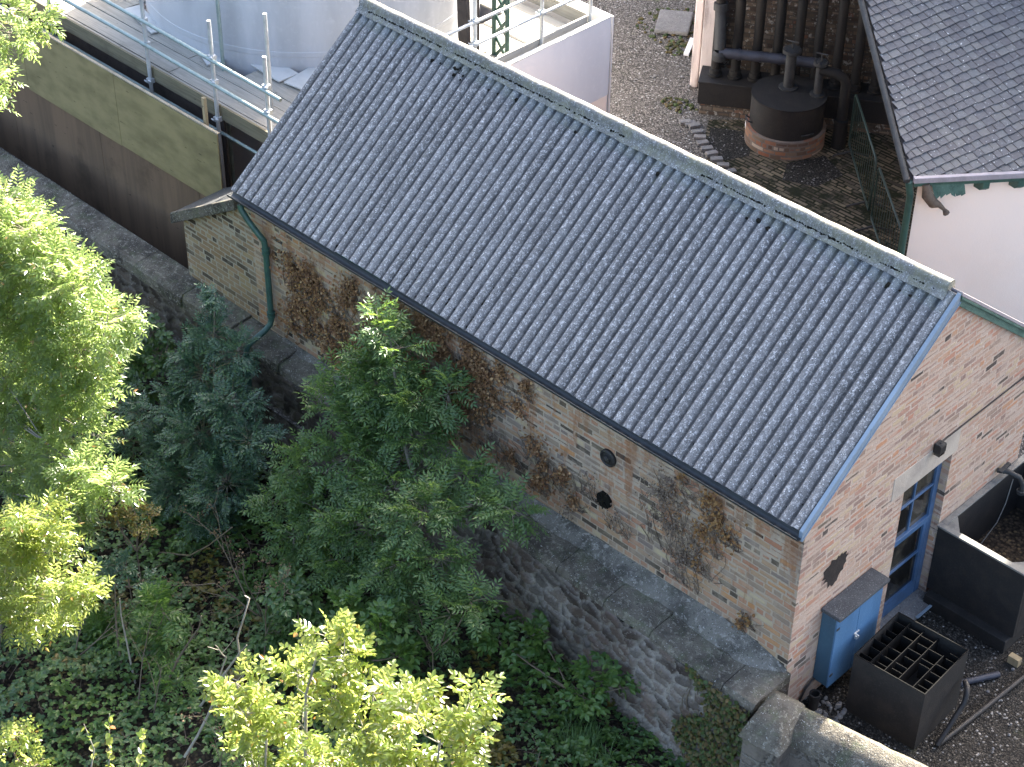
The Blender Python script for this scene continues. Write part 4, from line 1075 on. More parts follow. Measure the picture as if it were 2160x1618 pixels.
for da in (-2.25, -.35):
    q = [(WC.x + r_ * math.cos(da + o), WC.y + r_ * math.sin(da + o), z_) for r_, o, z_ in ((.61, -.14, .42), (.68, -.14, .46), (.69, 0, .47), (.68, .14, .46), (.61, .14, .42))]
    b = MB(); b.tube(q, .013, n=6); b.build("handle", M['greyiron'], ws)
b = MB(); a = -2.42; f_ = lambda t, r_, z_: (WC.x + r_ * math.cos(a + t), WC.y + r_ * math.sin(a + t), z_)
b.add([f_(-.12, .672, .22), f_(.12, .672, .22), f_(.12, .672, .32), f_(-.12, .672, .32)], [(0, 1, 2, 3)]); b.build("plate", M['whiteply'], ws)

th = thing("shade_tower", "unseen brick block added behind the condenser to shade the yard gravel", "building", fc(15, 3, 0))  # added out of view, only casts shade on the yard gravel
b = MB(); b.box(11.7, 18.0, 2.2, 4.6, 9.0, 13.9, fc); b.build("wall", M['brick_dark'], th)
rh = thing("retort_house", "sooty brick building behind the row of condenser pipes with a peeling white corner", "building", fc(4, 2, 0))
b = MB(); b.box(-.02, 3.5, .80, 4, 0, 5.0, fc); b.box(3.502, 18, .80, 6, 0, 9.4, fc); b.build("wall", M['brick_dark'], rh)  # taller part is unseen, raised to shade the slate roof and yard
b = MB(); b.box(-.06, .27, .60, 1.02, 0, 4.9, fc); b.box(-.24, -.10, .9, 1.2, 0, 4.9, fc); b.build("corner_pier", M['peel'], rh, 0.02)
b = MB()
for i in range(2):
    b = MB(); b.tube([fc(1.13 + i * 2.4, .70, 5), fc(1.15 + i * 2.4, .66, 2.2), fc(1.30 + i * 2.4, .66, 1.75), fc(1.30 + i * 2.4, .66, .8)], .014, n=6); b.build("thin_pipe", M['greyiron'], rh)
b = MB(); b.add([fc(3.3, .5, 9.3), fc(18.3, .5, 9.3), fc(18.3, 3.4, 12.05), fc(3.3, 3.4, 12.05)], [(0, 1, 2, 3)]); b.add([fc(3.3, 6.3, 9.3), fc(18.3, 6.3, 9.3), fc(18.3, 3.4, 12.05), fc(3.3, 3.4, 12.05)], [(3, 2, 1, 0)]); b.add([fc(3.5, .8, 9.4), fc(3.5, 6, 9.4), fc(3.5, 3.4, 12.0)], [(0, 1, 2)]); b.build("roof", M['slate_dark'], rh)
fbk = thing("shade_building", "unseen stone building added beyond the gasholder to shade the gravel path", "building", (-18, 22, 0))  # added out of view to put the gravel path in shade
b = MB(); b.box(-34, -10.5, 19, 27, 0, 7.5); b.build("wall", M['rubble'], fbk)
b = MB(); b.add([(-34.3, 18.7, 7.4), (-10.2, 18.7, 7.4), (-10.2, 23, 10), (-34.3, 23, 10)], [(0, 1, 2, 3)]); b.add([(-34.3, 27.3, 7.4), (-10.2, 27.3, 7.4), (-10.2, 23, 10), (-34.3, 23, 10)], [(3, 2, 1, 0)]); b.build("roof", M['slate_dark'], fbk)
b = MB(); b.add([(-10.5, 19, 7.5), (-10.5, 27, 7.5), (-10.5, 23, 9.9)], [(0, 1, 2)]); b.build("gable", M['rubble'], fbk)


# slab, small plank, brick edging by the path
b = MB(); b.box(-.30, .22, -.30, .38, .006, .10, lambda x, y, z: (-11.92 + 1.25 * (x * .8 - y * .55), 12.2 + 1.25 * (x * .55 + y * .83), z)); tag(b.build("stone_slab", M['gravestone'], None, 0.03), "grey stone slab lying in moss on the gravel path", "slab")
b = MB(); b.box(-.05, .05, -.2, .2, .0, .05, lambda x, y, z: (-11.1 + x * .9 - y * .4, 11.6 + x * .4 + y * .9, z + y * .3 + .09)); tag(b.build("plank", M['whiteply'], None, 0.004), "short white plank leaning by the peeling corner of the brick building", "plank")
random.seed(17)
arc = [(-9.49, 9.6), (-9.36, 9.66), (-9.1, 9.48), (-8.85, 9.3), (-8.57, 9.15), (-8.27, 9.01), (-7.95, 8.92)]
for i in range(11):
    f = i / 10 * 5.99; k = int(f); cx = arc[k][0] + (arc[k + 1][0] - arc[k][0]) * (f - k); cy = arc[k][1] + (arc[k + 1][1] - arc[k][1]) * (f - k); a = ru(.7, 1.2)
    b = MB(); b.box(-.10, .10, -.055, .055, .008, ru(.05, .075), lambda x, y, z, cx=cx, cy=cy, a=a: (cx + x * math.cos(a) - y * math.sin(a), cy + x * math.sin(a) + y * math.cos(a), z))
    tag(b.build("edging_brick", M['gravestone'], None, 0.008), "pale brick in the curved edging line between gravel path and dark paving", "brick", "pale edging bricks beside the washer")
b = MB()
for i in range(26): stone(b, (-10.6 + ru(-.5, .7), 10.6 + ru(-.6, .5), .02), ru(.01, .035))
for i in range(300): stone(b, (ru(-13, -8.6), ru(6.5, 13), .01), ru(.006, .022))
tag(b.build("pebbles", M['gravestone']), "pale pebbles scattered on the gravel path behind the ridge", "pebbles", kind='stuff')
mb = MB(); random.seed(19)
def moss_patch(mb, cx, cy, rx, ry, n):
    for _ in range(n):
        a = ru(0, 6.28); q = math.sqrt(rnd()); stone(mb, (cx + rx * q * math.cos(a), cy + ry * q * math.sin(a), .01), ru(.015, .05))
moss_patch(mb, -9.95, 10.0, .35, .22, 60); moss_patch(mb, -11.9, 12.2, .75, .75, 190); moss_patch(mb, -11.3, 11.6, .3, .3, 70); moss_patch(mb, -6.2, 8.1, .8, .5, 60)
tag(mb.build("moss", M['leaf_ivy']), "green moss growing on the gravel around the slab and black iron box", "moss", kind='stuff')

# crowd barriers
def barrier(p, q, label, first=True):
    p = Vector(p); q = Vector(q); d = (q - p); L = d.length; d.normalize(); nn = Vector((-d.y, d.x, 0))
    t = thing("crowd_barrier", label, "barrier", (p + q) / 2, "green crowd barriers")
    b = MB(); r = .019
    b.tube([p + Vector((0, 0, .16)), p + Vector((0, 0, 1.0)), p + d * .05 + Vector((0, 0, 1.06)), q - d * .05 + Vector((0, 0, 1.06)), q + Vector((0, 0, 1.0)), q + Vector((0, 0, .16)), q - d * .04 + Vector((0, 0, .12)), p + d * .04 + Vector((0, 0, .12)), p + Vector((0, 0, .16))], r, n=8)
    b.build("frame", M['greendark'], t)
    b = MB(); n = int(L / .14)
    for i in range(1, n):
        c = p + d * L * i / n; b = MB(); b.tube([c + Vector((0, 0, .13)), c + Vector((0, 0, 1.05))], .006, n=6); b.build("bar", M['greendark'], t)
    for f in (.12, .86):
        c = p + d * L * f; b = MB(); b.tube([c + Vector((0, 0, .12)) - nn * .02, c + nn * .30 + Vector((0, 0, .03))], .018, n=8); b.tube([c + Vector((0, 0, .12)), c - nn * .30 + Vector((0, 0, .03))], .018, n=8); b.build("foot", M['greyiron'], t)
barrier((-7.04, 10.90, 0), (-5.56, 9.43, 0), "green steel crowd barrier standing beside the outlet pipe of the washer")
barrier((-5.42, 9.30, 0), (-4.05, 8.00, 0), "green steel crowd barrier ending against the cream building's downpipe")

# ------------------------------------------------------------------ cream rendered building with slate roof
pk = thing("rendered_building", "cream rendered building with a lichen-spotted slate roof and green eaves", "building", (-3.1, 6.7, 0))
PE = Vector((.63, .777, 0)).normalized(); PW = Vector((-PE.y, PE.x, 0)); PO = Vector((-3.21, 6.54, 0))
def fk(a, c, z): p = PO + PE * a + PW * c; return (p.x, p.y, z)
PT = math.tan(R(21.5))
b = MB(); LWX = 8 * math.tan(R(22))
lw = [(.17, .14), (12, .14), (12, 8), (.17 + LWX, 8)]
b.add([fk(a, c, 0) for a, c in lw] + [fk(a, c, 2.93 + PT * max(0, c - .2)) for a, c in lw], [(0, 1, 5, 4), (1, 2, 6, 5), (2, 3, 7, 6), (3, 0, 4, 7)])
b.build("wall", M['pinkwall'], pk)
random.seed(23)
b = MB(); cs = math.cos(R(23)); sn = math.sin(R(23)); sl = math.sqrt(1 + PT * PT)
up = Vector(PW + Vector((0, 0, PT))).normalized(); nrm = PE.cross(up).normalized()
if nrm.z < 0: nrm = -nrm
sw_, se_ = .135, .130
def sp(a, c, h): 
    a = max(a, .01); c = max(c, .02); p = PO + Vector((0, 0, 3.0)) + PE * a + up * c + nrm * h; return p
for j in range(-44, 70):
    offj = ru(0, sw_); u = -4.5 + offj
    while u < 11:
        wd = sw_ * ru(.75, 1.25); u1 = u + wd - .010; v0 = j * se_ + ru(-.008, .008); v1 = v0 + se_ * 1.25
        quad = []
        for (uu, vv) in ((u, v0), (u1, v0 + ru(-.01, .01)), (u1, v1), (u, v1)):
            quad.append((uu * cs - vv * sn, uu * sn + vv * cs))
        ac = sum(q[0] for q in quad) / 4; cc_ = sum(q[1] for q in quad) / 4
        if -.02 < ac < 7.5 and -.01 < cc_ < 7:
            h0 = .026 + ru(-.004, .008); h1 = .004
            t4 = [sp(quad[0][0], quad[0][1], h0), sp(quad[1][0], quad[1][1], h0 + ru(-.003, .003)), sp(quad[2][0], quad[2][1], h1), sp(quad[3][0], quad[3][1], h1)]
            l2 = [t4[0] - nrm * .014, t4[1] - nrm * .014]
            b.add(t4 + l2, [(0, 1, 2, 3), (4, 5, 1, 0)])
        u += wd
b.build("roof_slates", M['slate'], pk)
b = MB(); b.add([sp(.0, .0, -.02), sp(12, .0, -.02), sp(12, 8, -.02), sp(0, 8, -.02)], [(0, 1, 2, 3)]); b.build("roof_deck", M['darkdoor'], pk)
b = MB(); b.box(.04, 12, -.055, .018, 2.955, 3.035, fk); b.build("eaves_flashing", M['lead'], pk, 0.006)
b = MB(); b.box(.06, 12, -.015, .012, 2.885, 2.952, fk); b.build("fascia", M['green'], pk, 0.003)
for i in range(8):
    a = .94 + i * .485; b = MB(); b.prism([(0, 0), (.0, .14), (.15, .14), (.15, .05), (.10, 0)], 0, 0, .09)
    b.v = [fk(a + x + y * .5, .13 - y, 2.75 + z) for x, y, z in b.v]; b.build("rafter_end", M['green'], pk, 0.003)
# broken end of the fascia and a dangling splinter
random.seed(8)
b = MB()
for i in range(6):
    a = .30 + i * .07; b.add([fk(a, -.018, 2.90), fk(a + .10, -.018, 2.90), fk(a + .16 - i * .005, -.03, 2.80 - ru(.02, .10)), fk(a + .08, -.035, 2.76 - ru(.0, .1))], [(0, 1, 2, 3)])
b.build("broken_board", M['greenbar'], pk)
b = MB(); b.tube([fk(.22, -.02, 2.92), fk(.26, -.03, 2.75), fk(.36, -.04, 2.62), fk(.44, -.05, 2.60), fk(.52, -.05, 2.52), fk(.56, -.05, 2.46)], [.05, .08, .075, .04, .025, .05], .03, n=7); b.build("hanging_splinter", M['rag'], pk)
b = MB(); b.tube([fk(-.05, -.02, 2.98), fk(-.05, 8, 2.98 + 8 * PT)], .045, n=8); b.build("verge_gutter", M['greyiron'], pk)
b = MB(); b.tube([fk(-.01, .02, 2.95), fk(.02, .05, 2.85), fk(.06, .07, 2.7), fk(.06, .07, 0)], .05, n=10); b.lathe(fk(.06, .07, 1.55), [(.05, -.03), (.065, -.025), (.065, .025), (.05, .03)], 14, True); b.build("downpipe", M['green'], pk)

# ------------------------------------------------------------------ vegetation
def rv():
    while True:
        v = Vector((ru(-1, 1), ru(-1, 1), ru(-1, 1)))
        if .05 < v.length < 1: return v
def leaflet(mb, p, d, n, l, w_, fold=.2):
    s = d.cross(n); s.normalize(); m = p + d * l * .45
    mb.v += [tuple(p), tuple(m + s * w_ * .5 + n * w_ * fold), tuple(p + d * l), tuple(m - s * w_ * .5 + n * w_ * fold)]
    o = len(mb.v) - 4; mb.f.append((o, o + 1, o + 2, o + 3)); mb.mi.append(mb.cur); mb.sm.append(False)
def oval(mb, p, d, n, l, w_, fold=.15):
    s = d.cross(n); s.normalize(); a = p + d * l * .28; c = p + d * l * .68
    vs = [p, a + s * w_ * .5 + n * w_ * fold, c + s * w_ * .46 + n * w_ * fold, p + d * l, c - s * w_ * .46 + n * w_ * fold, a - s * w_ * .5 + n * w_ * fold]
    o = len(mb.v); mb.v += [tuple(q) for q in vs]; mb.f.append((o, o + 1, o + 2, o + 3)); mb.f.append((o, o + 3, o + 4, o + 5)); mb.mi += [mb.cur] * 2; mb.sm += [False] * 2
def pinnate(mb, p, d, n, L, k, l, w_, ov=False):
    s = d.cross(n).normalized(); f = oval if ov else leaflet
    for i in range(k):
        t = .25 + .7 * i / max(1, k - 1); q = p + d * L * t - n * (L * .25 * t * t)
        dd = d - n * (.5 * t)
        for sg in (-1, 1):
            e = (s * sg * ru(.85, 1.05) + dd * ru(.35, .6) - n * ru(0, .35)).normalized()
            nn = (n + rv() * .45).normalized(); nn = (nn - e * nn.dot(e)).normalized()
            f(mb, q, e, nn, l * ru(.8, 1.1) * (1.05 - .25 * abs(t - .5)), w_ * ru(.85, 1.15))
    q = p + d * L - n * L * .25; e = (d - n * .5).normalized(); nn = (n - e * n.dot(e)).normalized(); f(mb, q, e, nn, l * 1.05, w_)
def tuft(mb, p, out, spec):
    d = (out + rv() * .8 + Vector((0, 0, .25))).normalized()
    n = (Vector((0, 0, 1)) + rv() * .55); n = (n - d * n.dot(d)).normalized()
    if n.z < 0: n = -n
    pinnate(mb, p, d, n, *spec)
def tree(name, label, cat, base, trunk, blobs, spec, lm, bm, dens=1.0, group=None, rt=(.06, .02), limb=.012, crown_name="crown", twigs=True, seed=1, extra=()):
    random.seed(seed)
    t = thing(name, label, cat, base, group)
    tb = MB(); cb_ = MB()
    tp_ = [Vector(p) for p in trunk]
    tb.tube(tp_, rt[0], rt[1], n=8)
    for ex in extra:
        tb.tube(ex, rt[0] * .8, rt[1], n=7); tp_ += [Vector(p) for p in ex]
    for (x, y, z, r) in blobs:
        c = Vector((x, y, z))
        # limb from the trunk
        j = min(range(len(tp_)), key=lambda i: (tp_[i] - c).length + (0 if tp_[i].z < z + .1 else .6))
        s = tp_[j]; m = (s + c) / 2 + Vector((ru(-.06, .06), ru(-.06, .06), -.06 * (c - s).length))
        if twigs: tb.tube([s, s * .6 + m * .4, m, m * .35 + c * .65, c], limb * (1 + (c - s).length * .35), .005, n=5)
        nl = max(8, int((430 * r * r + 40 * r) * dens))
        ntw = max(3, int(nl / 6)); k = 0
        for _ in range(ntw):
            o = rv().normalized(); e = c + Vector((o.x, o.y, o.z * .85)) * r * ru(.65, 1.0); q0 = c + o * r * .1
            if twigs: tb.tube([q0, (q0 + e) / 2 + Vector((0, 0, .04 * r)), e], .0055, .0025, n=4, caps=False)
            for i in range(6):
                f = .25 + .75 * i / 5
                p = q0.lerp(e, f) + rv() * .04
                tuft(cb_, p, (o * .7 + rv() * .5), spec)
    tb.build("trunk", bm, t)
    cb_.build(crown_name, lm, t)
    return t
ASH = (.24, 5, .085, .030); ASHB = (.20, 6, .066, .025); ASHY = (.20, 4, .075, .038, True); BROAD = (.12, 2, .10, .055, True); SMALL = (.12, 3, .05, .028, True)

center = [(-5.97,-0.48,2.73,0.23),(-5.54,-0.53,2.66,0.23),(-6.14,-0.58,2.18,0.30),(-6.54,-0.68,1.76,0.26),(-5.69,-0.68,2.08,0.41),(-6.32,-1.00,1.65,0.29),(-5.81,-0.83,1.62,0.47),(-4.88,-0.38,2.26,0.25),(-5.18,-0.68,2.11,0.29),(-5.76,-1.20,1.26,0.47),(-4.94,-1.25,1.26,0.43),(-6.33,-1.50,0.95,0.36),(-6.56,-1.70,0.38,0.30),(-5.89,-1.60,0.50,0.47),(-5.00,-1.60,0.83,0.52),(-4.20,-1.40,1.40,0.45),(-3.78,-1.03,1.58,0.34),(-3.31,-0.88,1.71,0.24),(-4.24,-0.78,1.63,0.29),(-5.21,-1.90,0.35,0.35),(-4.28,-1.80,0.82,0.39),(-3.75,-1.60,1.11,0.30),(-6.11,-1.90,0.15,0.30)]
tree("ash_tree", "shaded green ash tree with a bent pale stem growing against the brick wall", "tree", (-5.0, -1.0, -.85),
     [(-5.0, -1.0, -.9), (-4.95, -1.0, .2), (-4.85, -1.02, .9), (-4.78, -1.02, 1.35), (-4.98, -.95, 1.5), (-5.35, -.73, 1.62), (-5.45, -.68, 2.04), (-5.65, -.58, 2.65)], center + [(-5.92,-.55,2.92,.16),(-5.6,-.55,2.35,.3),(-5.25,-.6,2.05,.35),(-5.8,-.62,1.95,.3),(-5.05,-.75,1.7,.3)], ASH, M['leaf_ash'], M['bark'], 1.5, rt=(.045, .018), limb=.008, seed=2)
blue = [(-8.82,-0.85,1.71,0.14),(-8.80,-.82,1.98,.09),(-8.75,-0.95,1.41,0.27),(-9.19,-1.05,0.96,0.23),(-8.26,-0.95,1.36,0.22),(-8.78,-1.15,0.84,0.40),(-9.04,-1.40,0.30,0.40),(-7.98,-1.30,0.92,0.41),(-8.35,-1.55,0.26,0.58),(-8.95,-1.70,-0.25,0.36),(-7.43,-1.50,0.69,0.32),(-8.36,-1.85,-0.35,0.55),(-7.57,-1.80,0.06,0.47),(-7.78,-2.00,-0.48,0.35),(-8.69,-2.00,-0.76,0.29)]
tree("rowan_tree", "conical blue-green young tree in front of the dark green downpipe", "tree", (-8.4, -1.3, -.9),
     [(-8.4, -1.4, -1), (-8.45, -1.3, 0), (-8.6, -1.1, 1), (-8.8, -.85, 1.8)], blue, ASHB, M['leaf_blue'], M['bark'], 2.1, rt=(.035, .01), seed=3)
big = [(-9.75,-3.00,3.95,0.25),(-9.45,-3.00,3.65,0.40),(-10.00,-3.00,2.95,0.52),(-8.95,-3.00,3.45,0.28),(-8.62,-3.00,3.27,0.44),(-9.80,-3.00,2.11,0.59),(-7.96,-3.00,3.02,0.31),(-8.63,-3.00,2.31,0.45),(-9.45,-3.00,1.39,0.53),(-8.38,-3.00,1.86,0.24),(-10.51,-3.00,0.57,0.55),(-9.37,-3.00,0.81,0.31),(-10.76,-3.00,-0.40,0.40),(-8.28,-3.20,1.25,0.19),(-9.77,-3.40,-0.15,0.36),(-7.68,-3.70,1.25,0.35),(-8.19,-3.80,0.54,0.42),(-7.23,-3.70,1.34,0.20)] + [(-9.9,-2.9,3.4,.35),(-9.2,-2.9,2.75,.45),(-9.95,-3.1,2.5,.45),(-9.0,-3.1,1.9,.4),(-10.1,-3.1,1.4,.5),(-8.9,-3.0,2.3,.4),(-9.75,-3.2,.9,.45),(-8.75,-3.1,1.45,.3),(-9.3,-3.1,3.1,.35),(-8.3,-3.0,2.65,.3),(-9.2,-3.3,.3,.4),(-8.6,-3.6,.9,.35)]
topleft = [(-8.25,-3.20,7.03,0.15),(-8.72,-3.20,6.62,0.15),(-8.0,-3.20,7.02,0.06),(-8.5,-3.20,6.66,0.08),(-9.22,-3.20,5.62,0.05),(-9.2,-3.20,5.85,0.05)]
tree("ash_tree", "large sunlit ash tree spilling in from the left edge, bright yellow-green", "tree", (-12, -3.4, -1),
     [(-12.2, -3.4, -1.1), (-12.0, -3.3, 1.0), (-11.6, -3.2, 2.4), (-11.2, -3.2, 4.0), (-10.6, -3.2, 5.6), (-9.9, -3.2, 7.2)], big + topleft, ASH, M['leaf_sun'], M['bark'], 2.0, rt=(.10, .03), limb=.009, seed=4)
low = [(-7.41,-4.90,1.23,0.34),(-6.75,-4.90,1.41,0.29),(-7.73,-4.90,0.37,0.33),(-5.96,-5.20,1.59,0.22),(-6.87,-5.30,0.66,0.34),(-5.72,-5.00,1.54,0.19),(-7.12,-5.00,1.45,0.33),(-7.29,-5.10,0.77,0.37),(-6.35,-5.20,1.10,0.28),(-6.86,-4.90,1.85,0.23)]
tree("ash_sapling", "low sunlit ash sapling under the large ash tree at the left edge", "tree", (-8.3, -5.1, -1.3),
     [(-8.3, -5.1, -1.4), (-8.0, -5.0, -.2), (-7.6, -4.95, .8)], low, ASH, M['leaf_yel'], M['bark'], 1.8, rt=(.04, .02), seed=5)
bright = [(-2.27,-4.70,2.99,0.16),(-2.04,-4.70,2.88,0.22),(-2.54,-4.70,2.41,0.22),(-3.43,-4.70,1.71,0.21),(-3.10,-4.70,1.61,0.25),(-3.68,-4.70,0.98,0.19),(-2.00,-4.70,2.48,0.23),(-1.60,-4.70,2.71,0.19),(-1.48,-4.70,2.48,0.24),(-1.05,-4.70,3.13,0.15),(-0.66,-4.70,3.37,0.21),(-0.29,-4.70,3.56,0.18),(-0.14,-4.70,3.37,0.15),(-0.80,-4.70,2.81,0.23),(-3.38,-4.70,0.80,0.25),(-2.69,-4.70,1.45,0.19),(-2.02,-4.70,1.63,0.19),(-3.72,-4.70,0.26,0.18),(-3.00,-4.70,0.70,0.21),(-1.22,-4.70,2.21,0.20),(-0.29,-4.70,2.99,0.18),(-1.66,-4.70,1.64,0.24),(-2.61,-4.70,0.72,0.20)]
random.seed(6)
bright = [(x, y + ru(-.3, .3), z, r) for x, y, z, r in bright]
tree("elder_tree", "sunlit yellow-green elder with pale upright stems at the bottom edge", "tree", (-2.5, -4.75, -1.3),
     [(-2.5, -4.75, -1.4), (-2.5, -4.75, .2), (-2.48, -4.74, 1.3), (-2.42, -4.72, 2.2), (-2.25, -4.7, 2.8)], bright, ASHY, M['leaf_yel'], M['palestem'], 1.7, rt=(.024, .012), limb=.006, seed=7, extra=[[(-3.2, -4.8, -1.3), (-3.2, -4.8, 0), (-3.1, -4.75, 1.2)], [(-1.3, -4.8, -1.3), (-1.4, -4.8, .8), (-1.35, -4.7, 2.3)], [(-.5, -4.8, -1.3), (-.6, -4.8, 1.2), (-.5, -4.7, 3.0)]])
tree("ash_sapling", "slim green sapling with paired leaves left of the tallest bare stem", "tree", (-7.7, -3.9, -1.2), [(-7.7, -3.9, -1.3), (-7.6, -3.85, -1.0), (-7.55, -3.8, -.9)],
     [(-7.66,-3.80,-1.02,0.17),(-7.51,-3.80,-1.30,0.21),(-7.95,-3.80,-1.96,0.20),(-7.54,-3.80,-1.97,0.23)], (.26, 5, .10, .042), M['leaf_bright'], M['twig'], 1.9, rt=(.012, .006), seed=8, group="green saplings in the lower left")
tree("ash_sapling", "slim green sapling right of the bare stems in the lower left", "tree", (-6.9, -3.8, -1.2), [(-6.9, -3.8, -1.3), (-6.7, -3.75, -.8), (-6.45, -3.7, -.2)],
     [(-6.47,-3.70,-0.17,0.18),(-6.76,-3.70,-0.74,0.19),(-6.43,-3.70,-0.84,0.20),(-6.83,-3.70,-1.52,0.18)], (.26, 5, .10, .042), M['leaf_bright'], M['twig'], 1.9, rt=(.012, .006), seed=9, group="green saplings in the lower left")
tree("shrub", "bushy mid-green shrub below the two slim saplings", "shrub", (-6.4, -4, -1.3), [(-6.4, -4.0, -1.4), (-6.4, -4.0, -.9)],
     [(-6.96,-3.95,-1.60,0.21),(-5.92,-3.95,-0.82,0.22),(-6.31,-3.95,-1.55,0.24),(-7.27,-3.95,-2.45,0.25),(-6.89,-3.95,-2.62,0.28),(-5.93,-3.95,-1.50,0.21)], ASH, M['leaf_bright'], M['twig'], 1.0, rt=(.012, .006), seed=10)
tree("shrub", "dark teal shrub in shade between the large ash and the blue-green tree", "shrub", (-9.9, -1.8, -1), [(-9.9, -1.8, -1.1), (-9.9, -1.8, -.3)],
     [(-9.99,-1.80,0.03,0.36),(-9.70,-1.80,-0.47,0.33),(-10.41,-1.80,-0.71,0.31),(-9.38,-1.80,0.13,0.23)], ASHB, M['leaf_blue'], M['twig'], 1.1, rt=(.015, .008), seed=11)
tree("shrub", "yellowing shrub with amber leaves below the blue-green tree", "shrub", (-7.7, -3.2, -1.1), [(-7.7, -3.2, -1.2), (-7.7, -3.2, -.3)],
     [(-7.60,-3.20,0.46,0.2),(-7.99,-3.20,-0.07,0.20),(-7.28,-3.20,0.5,0.15),(-8.08,-3.20,0.28,0.18)], SMALL, M['leaf_olive'], M['twig'], 1.6, rt=(.012, .006), seed=12)
tree("shrub", "small grey-green shrub in the dark gap beside the sunlit ash sapling", "shrub", (-7.5, -3.5, -1.1), [(-7.5, -3.5, -1.2), (-7.5, -3.5, -.6)],
     [(-7.53,-3.50,-0.30,0.24),(-7.90,-3.50,-0.68,0.20),(-7.18,-3.50,-0.27,0.21)], SMALL, M['leaf_blue'], M['twig'], 1.4, rt=(.012, .006), seed=13)
tree("shrub", "broad-leaved green shrub below the shaded ash tree, left of the elder's tip", "shrub", (-5.3, -2.7, -1), [(-5.3, -2.7, -1.1), (-5.3, -2.7, -.3)],
     [(-5.34,-2.70,0.24,0.26),(-5.10,-2.70,-0.07,0.26),(-5.60,-2.70,-0.59,0.23),(-4.96,-2.70,-0.45,0.18)], BROAD, M['leaf_dark'], M['twig'], 1.5, rt=(.012, .006), seed=14)
tree("shrub", "broad-leaved bright green shrub just behind the tip of the elder", "shrub", (-4.2, -2.4, -1), [(-4.2, -2.4, -1.1), (-4.2, -2.4, -.3)],
     [(-4.56,-2.40,0.26,0.31),(-3.97,-2.40,0.44,0.28),(-4.96,-2.40,-0.51,0.26),(-4.34,-2.40,-0.26,0.26),(-3.65,-2.40,0.16,0.22)], BROAD, M['leaf_bright'], M['twig'], 1.4, rt=(.012, .006), seed=15)
tree("shrub", "dense green shrub at the foot of the shaded ash tree by the stone wall", "shrub", (-3.6, -1.9, -.9), [(-3.6, -1.9, -1.1), (-3.6, -1.9, -.1)],
     [(-3.85,-1.90,0.48,0.28),(-3.28,-1.90,0.75,0.27),(-3.05,-1.80,1.05,0.22),(-3.70,-1.90,0.12,0.23),(-4.26,-1.90,0.43,0.26)], ASH, M['leaf_ash'], M['twig'], 1.1, rt=(.012, .006), seed=16)
tree("shrub", "lobed-leaf dark shrub against the shaded stone wall behind the sunlit ash", "shrub", (-10.3, -.9, -.9), [(-10.3, -.9, -1.1), (-10.3, -.9, -.1)],
     [(-10.41,-0.80,0.55,0.2),(-10.21,-0.90,0.32,0.25),(-10.46,-1.00,0.0,0.27),(-10.36,-1.20,-0.3,0.27)], BROAD, M['leaf_dark'], M['twig'], 1.2, rt=(.012, .006), seed=17)
tree("shrub", "low bright-leaved shrub at the foot of the stone wall near the ivy", "shrub", (-2.3, -.9, -.9), [(-2.3, -.9, -1.1), (-2.3, -.9, -.5)],
     [(-3.21,-1.20,-0.10,0.19),(-2.93,-0.75,-0.15,0.17),(-2.84,-1.00,-0.39,0.23),(-2.00,-0.75,-0.11,0.20),(-1.67,-0.70,-0.16,0.16),(-1.99,-1.00,-0.31,0.19)], BROAD, M['leaf_bright'], M['twig'], 1.3, rt=(.012, .006), seed=18)
# leafy wands at the bottom left corner
def wand(path, label, n, seed, lm=M['leaf_yel'], first=.3):
    random.seed(seed); t = thing("leafy_shoot", label, "shoot", path[0], "sunlit leafy shoots in the bottom left corner"); b = MB(); b.tube(path, .010, .004, n=6); b.build("stem", M['palestem'], t)
    c = MB(); P = [Vector(p) for p in path]
    for i in range(n):
        f = (first + (1 - first) * i / n) * (len(P) - 1); k = min(int(f), len(P) - 2); p = P[k].lerp(P[k + 1], f - k)
        d = (rv() + Vector((0, 0, .1))).normalized(); nn = Vector((0, 0, 1)) + rv() * .5; nn = (nn - d * nn.dot(d)).normalized()
        oval(c, p, d, nn, ru(.06, .10), ru(.045, .07))
    c.build("leaves", lm, t)
wand([(-4.35, -6.0, .2), (-4.2, -6.0, .9), (-4.05, -6.0, 1.65)], "sunlit leafy shoot nearest the left of the pair at the bottom edge", 22, 41)
wand([(-3.75, -6.0, .7), (-3.6, -6.0, 1.25), (-3.42, -6.0, 1.92)], "sunlit leafy shoot with a forked pale tip, right of the pair", 22, 42)
wand([(-4.6, -6.05, .3), (-4.5, -6.0, .75), (-4.62, -6.0, 1.05)], "short sunlit leafy shoot between the corner bush and the pair", 9, 43)
tree("shrub", "sunlit pale-leaved bush cut off by the bottom left corner", "shrub", (-6.4, -6, -1.4), [(-6.5, -6.1, -1.6), (-6.4, -6, -.9)], [(-6.28, -6, -.45, .2), (-6.0, -6, -.75, .22), (-6.5, -6.0, -.7, .2), (-5.75, -6.05, -.95, .18)], SMALL, M['leaf_yel'], M['twig'], 1.7, rt=(.012, .006), seed=19)

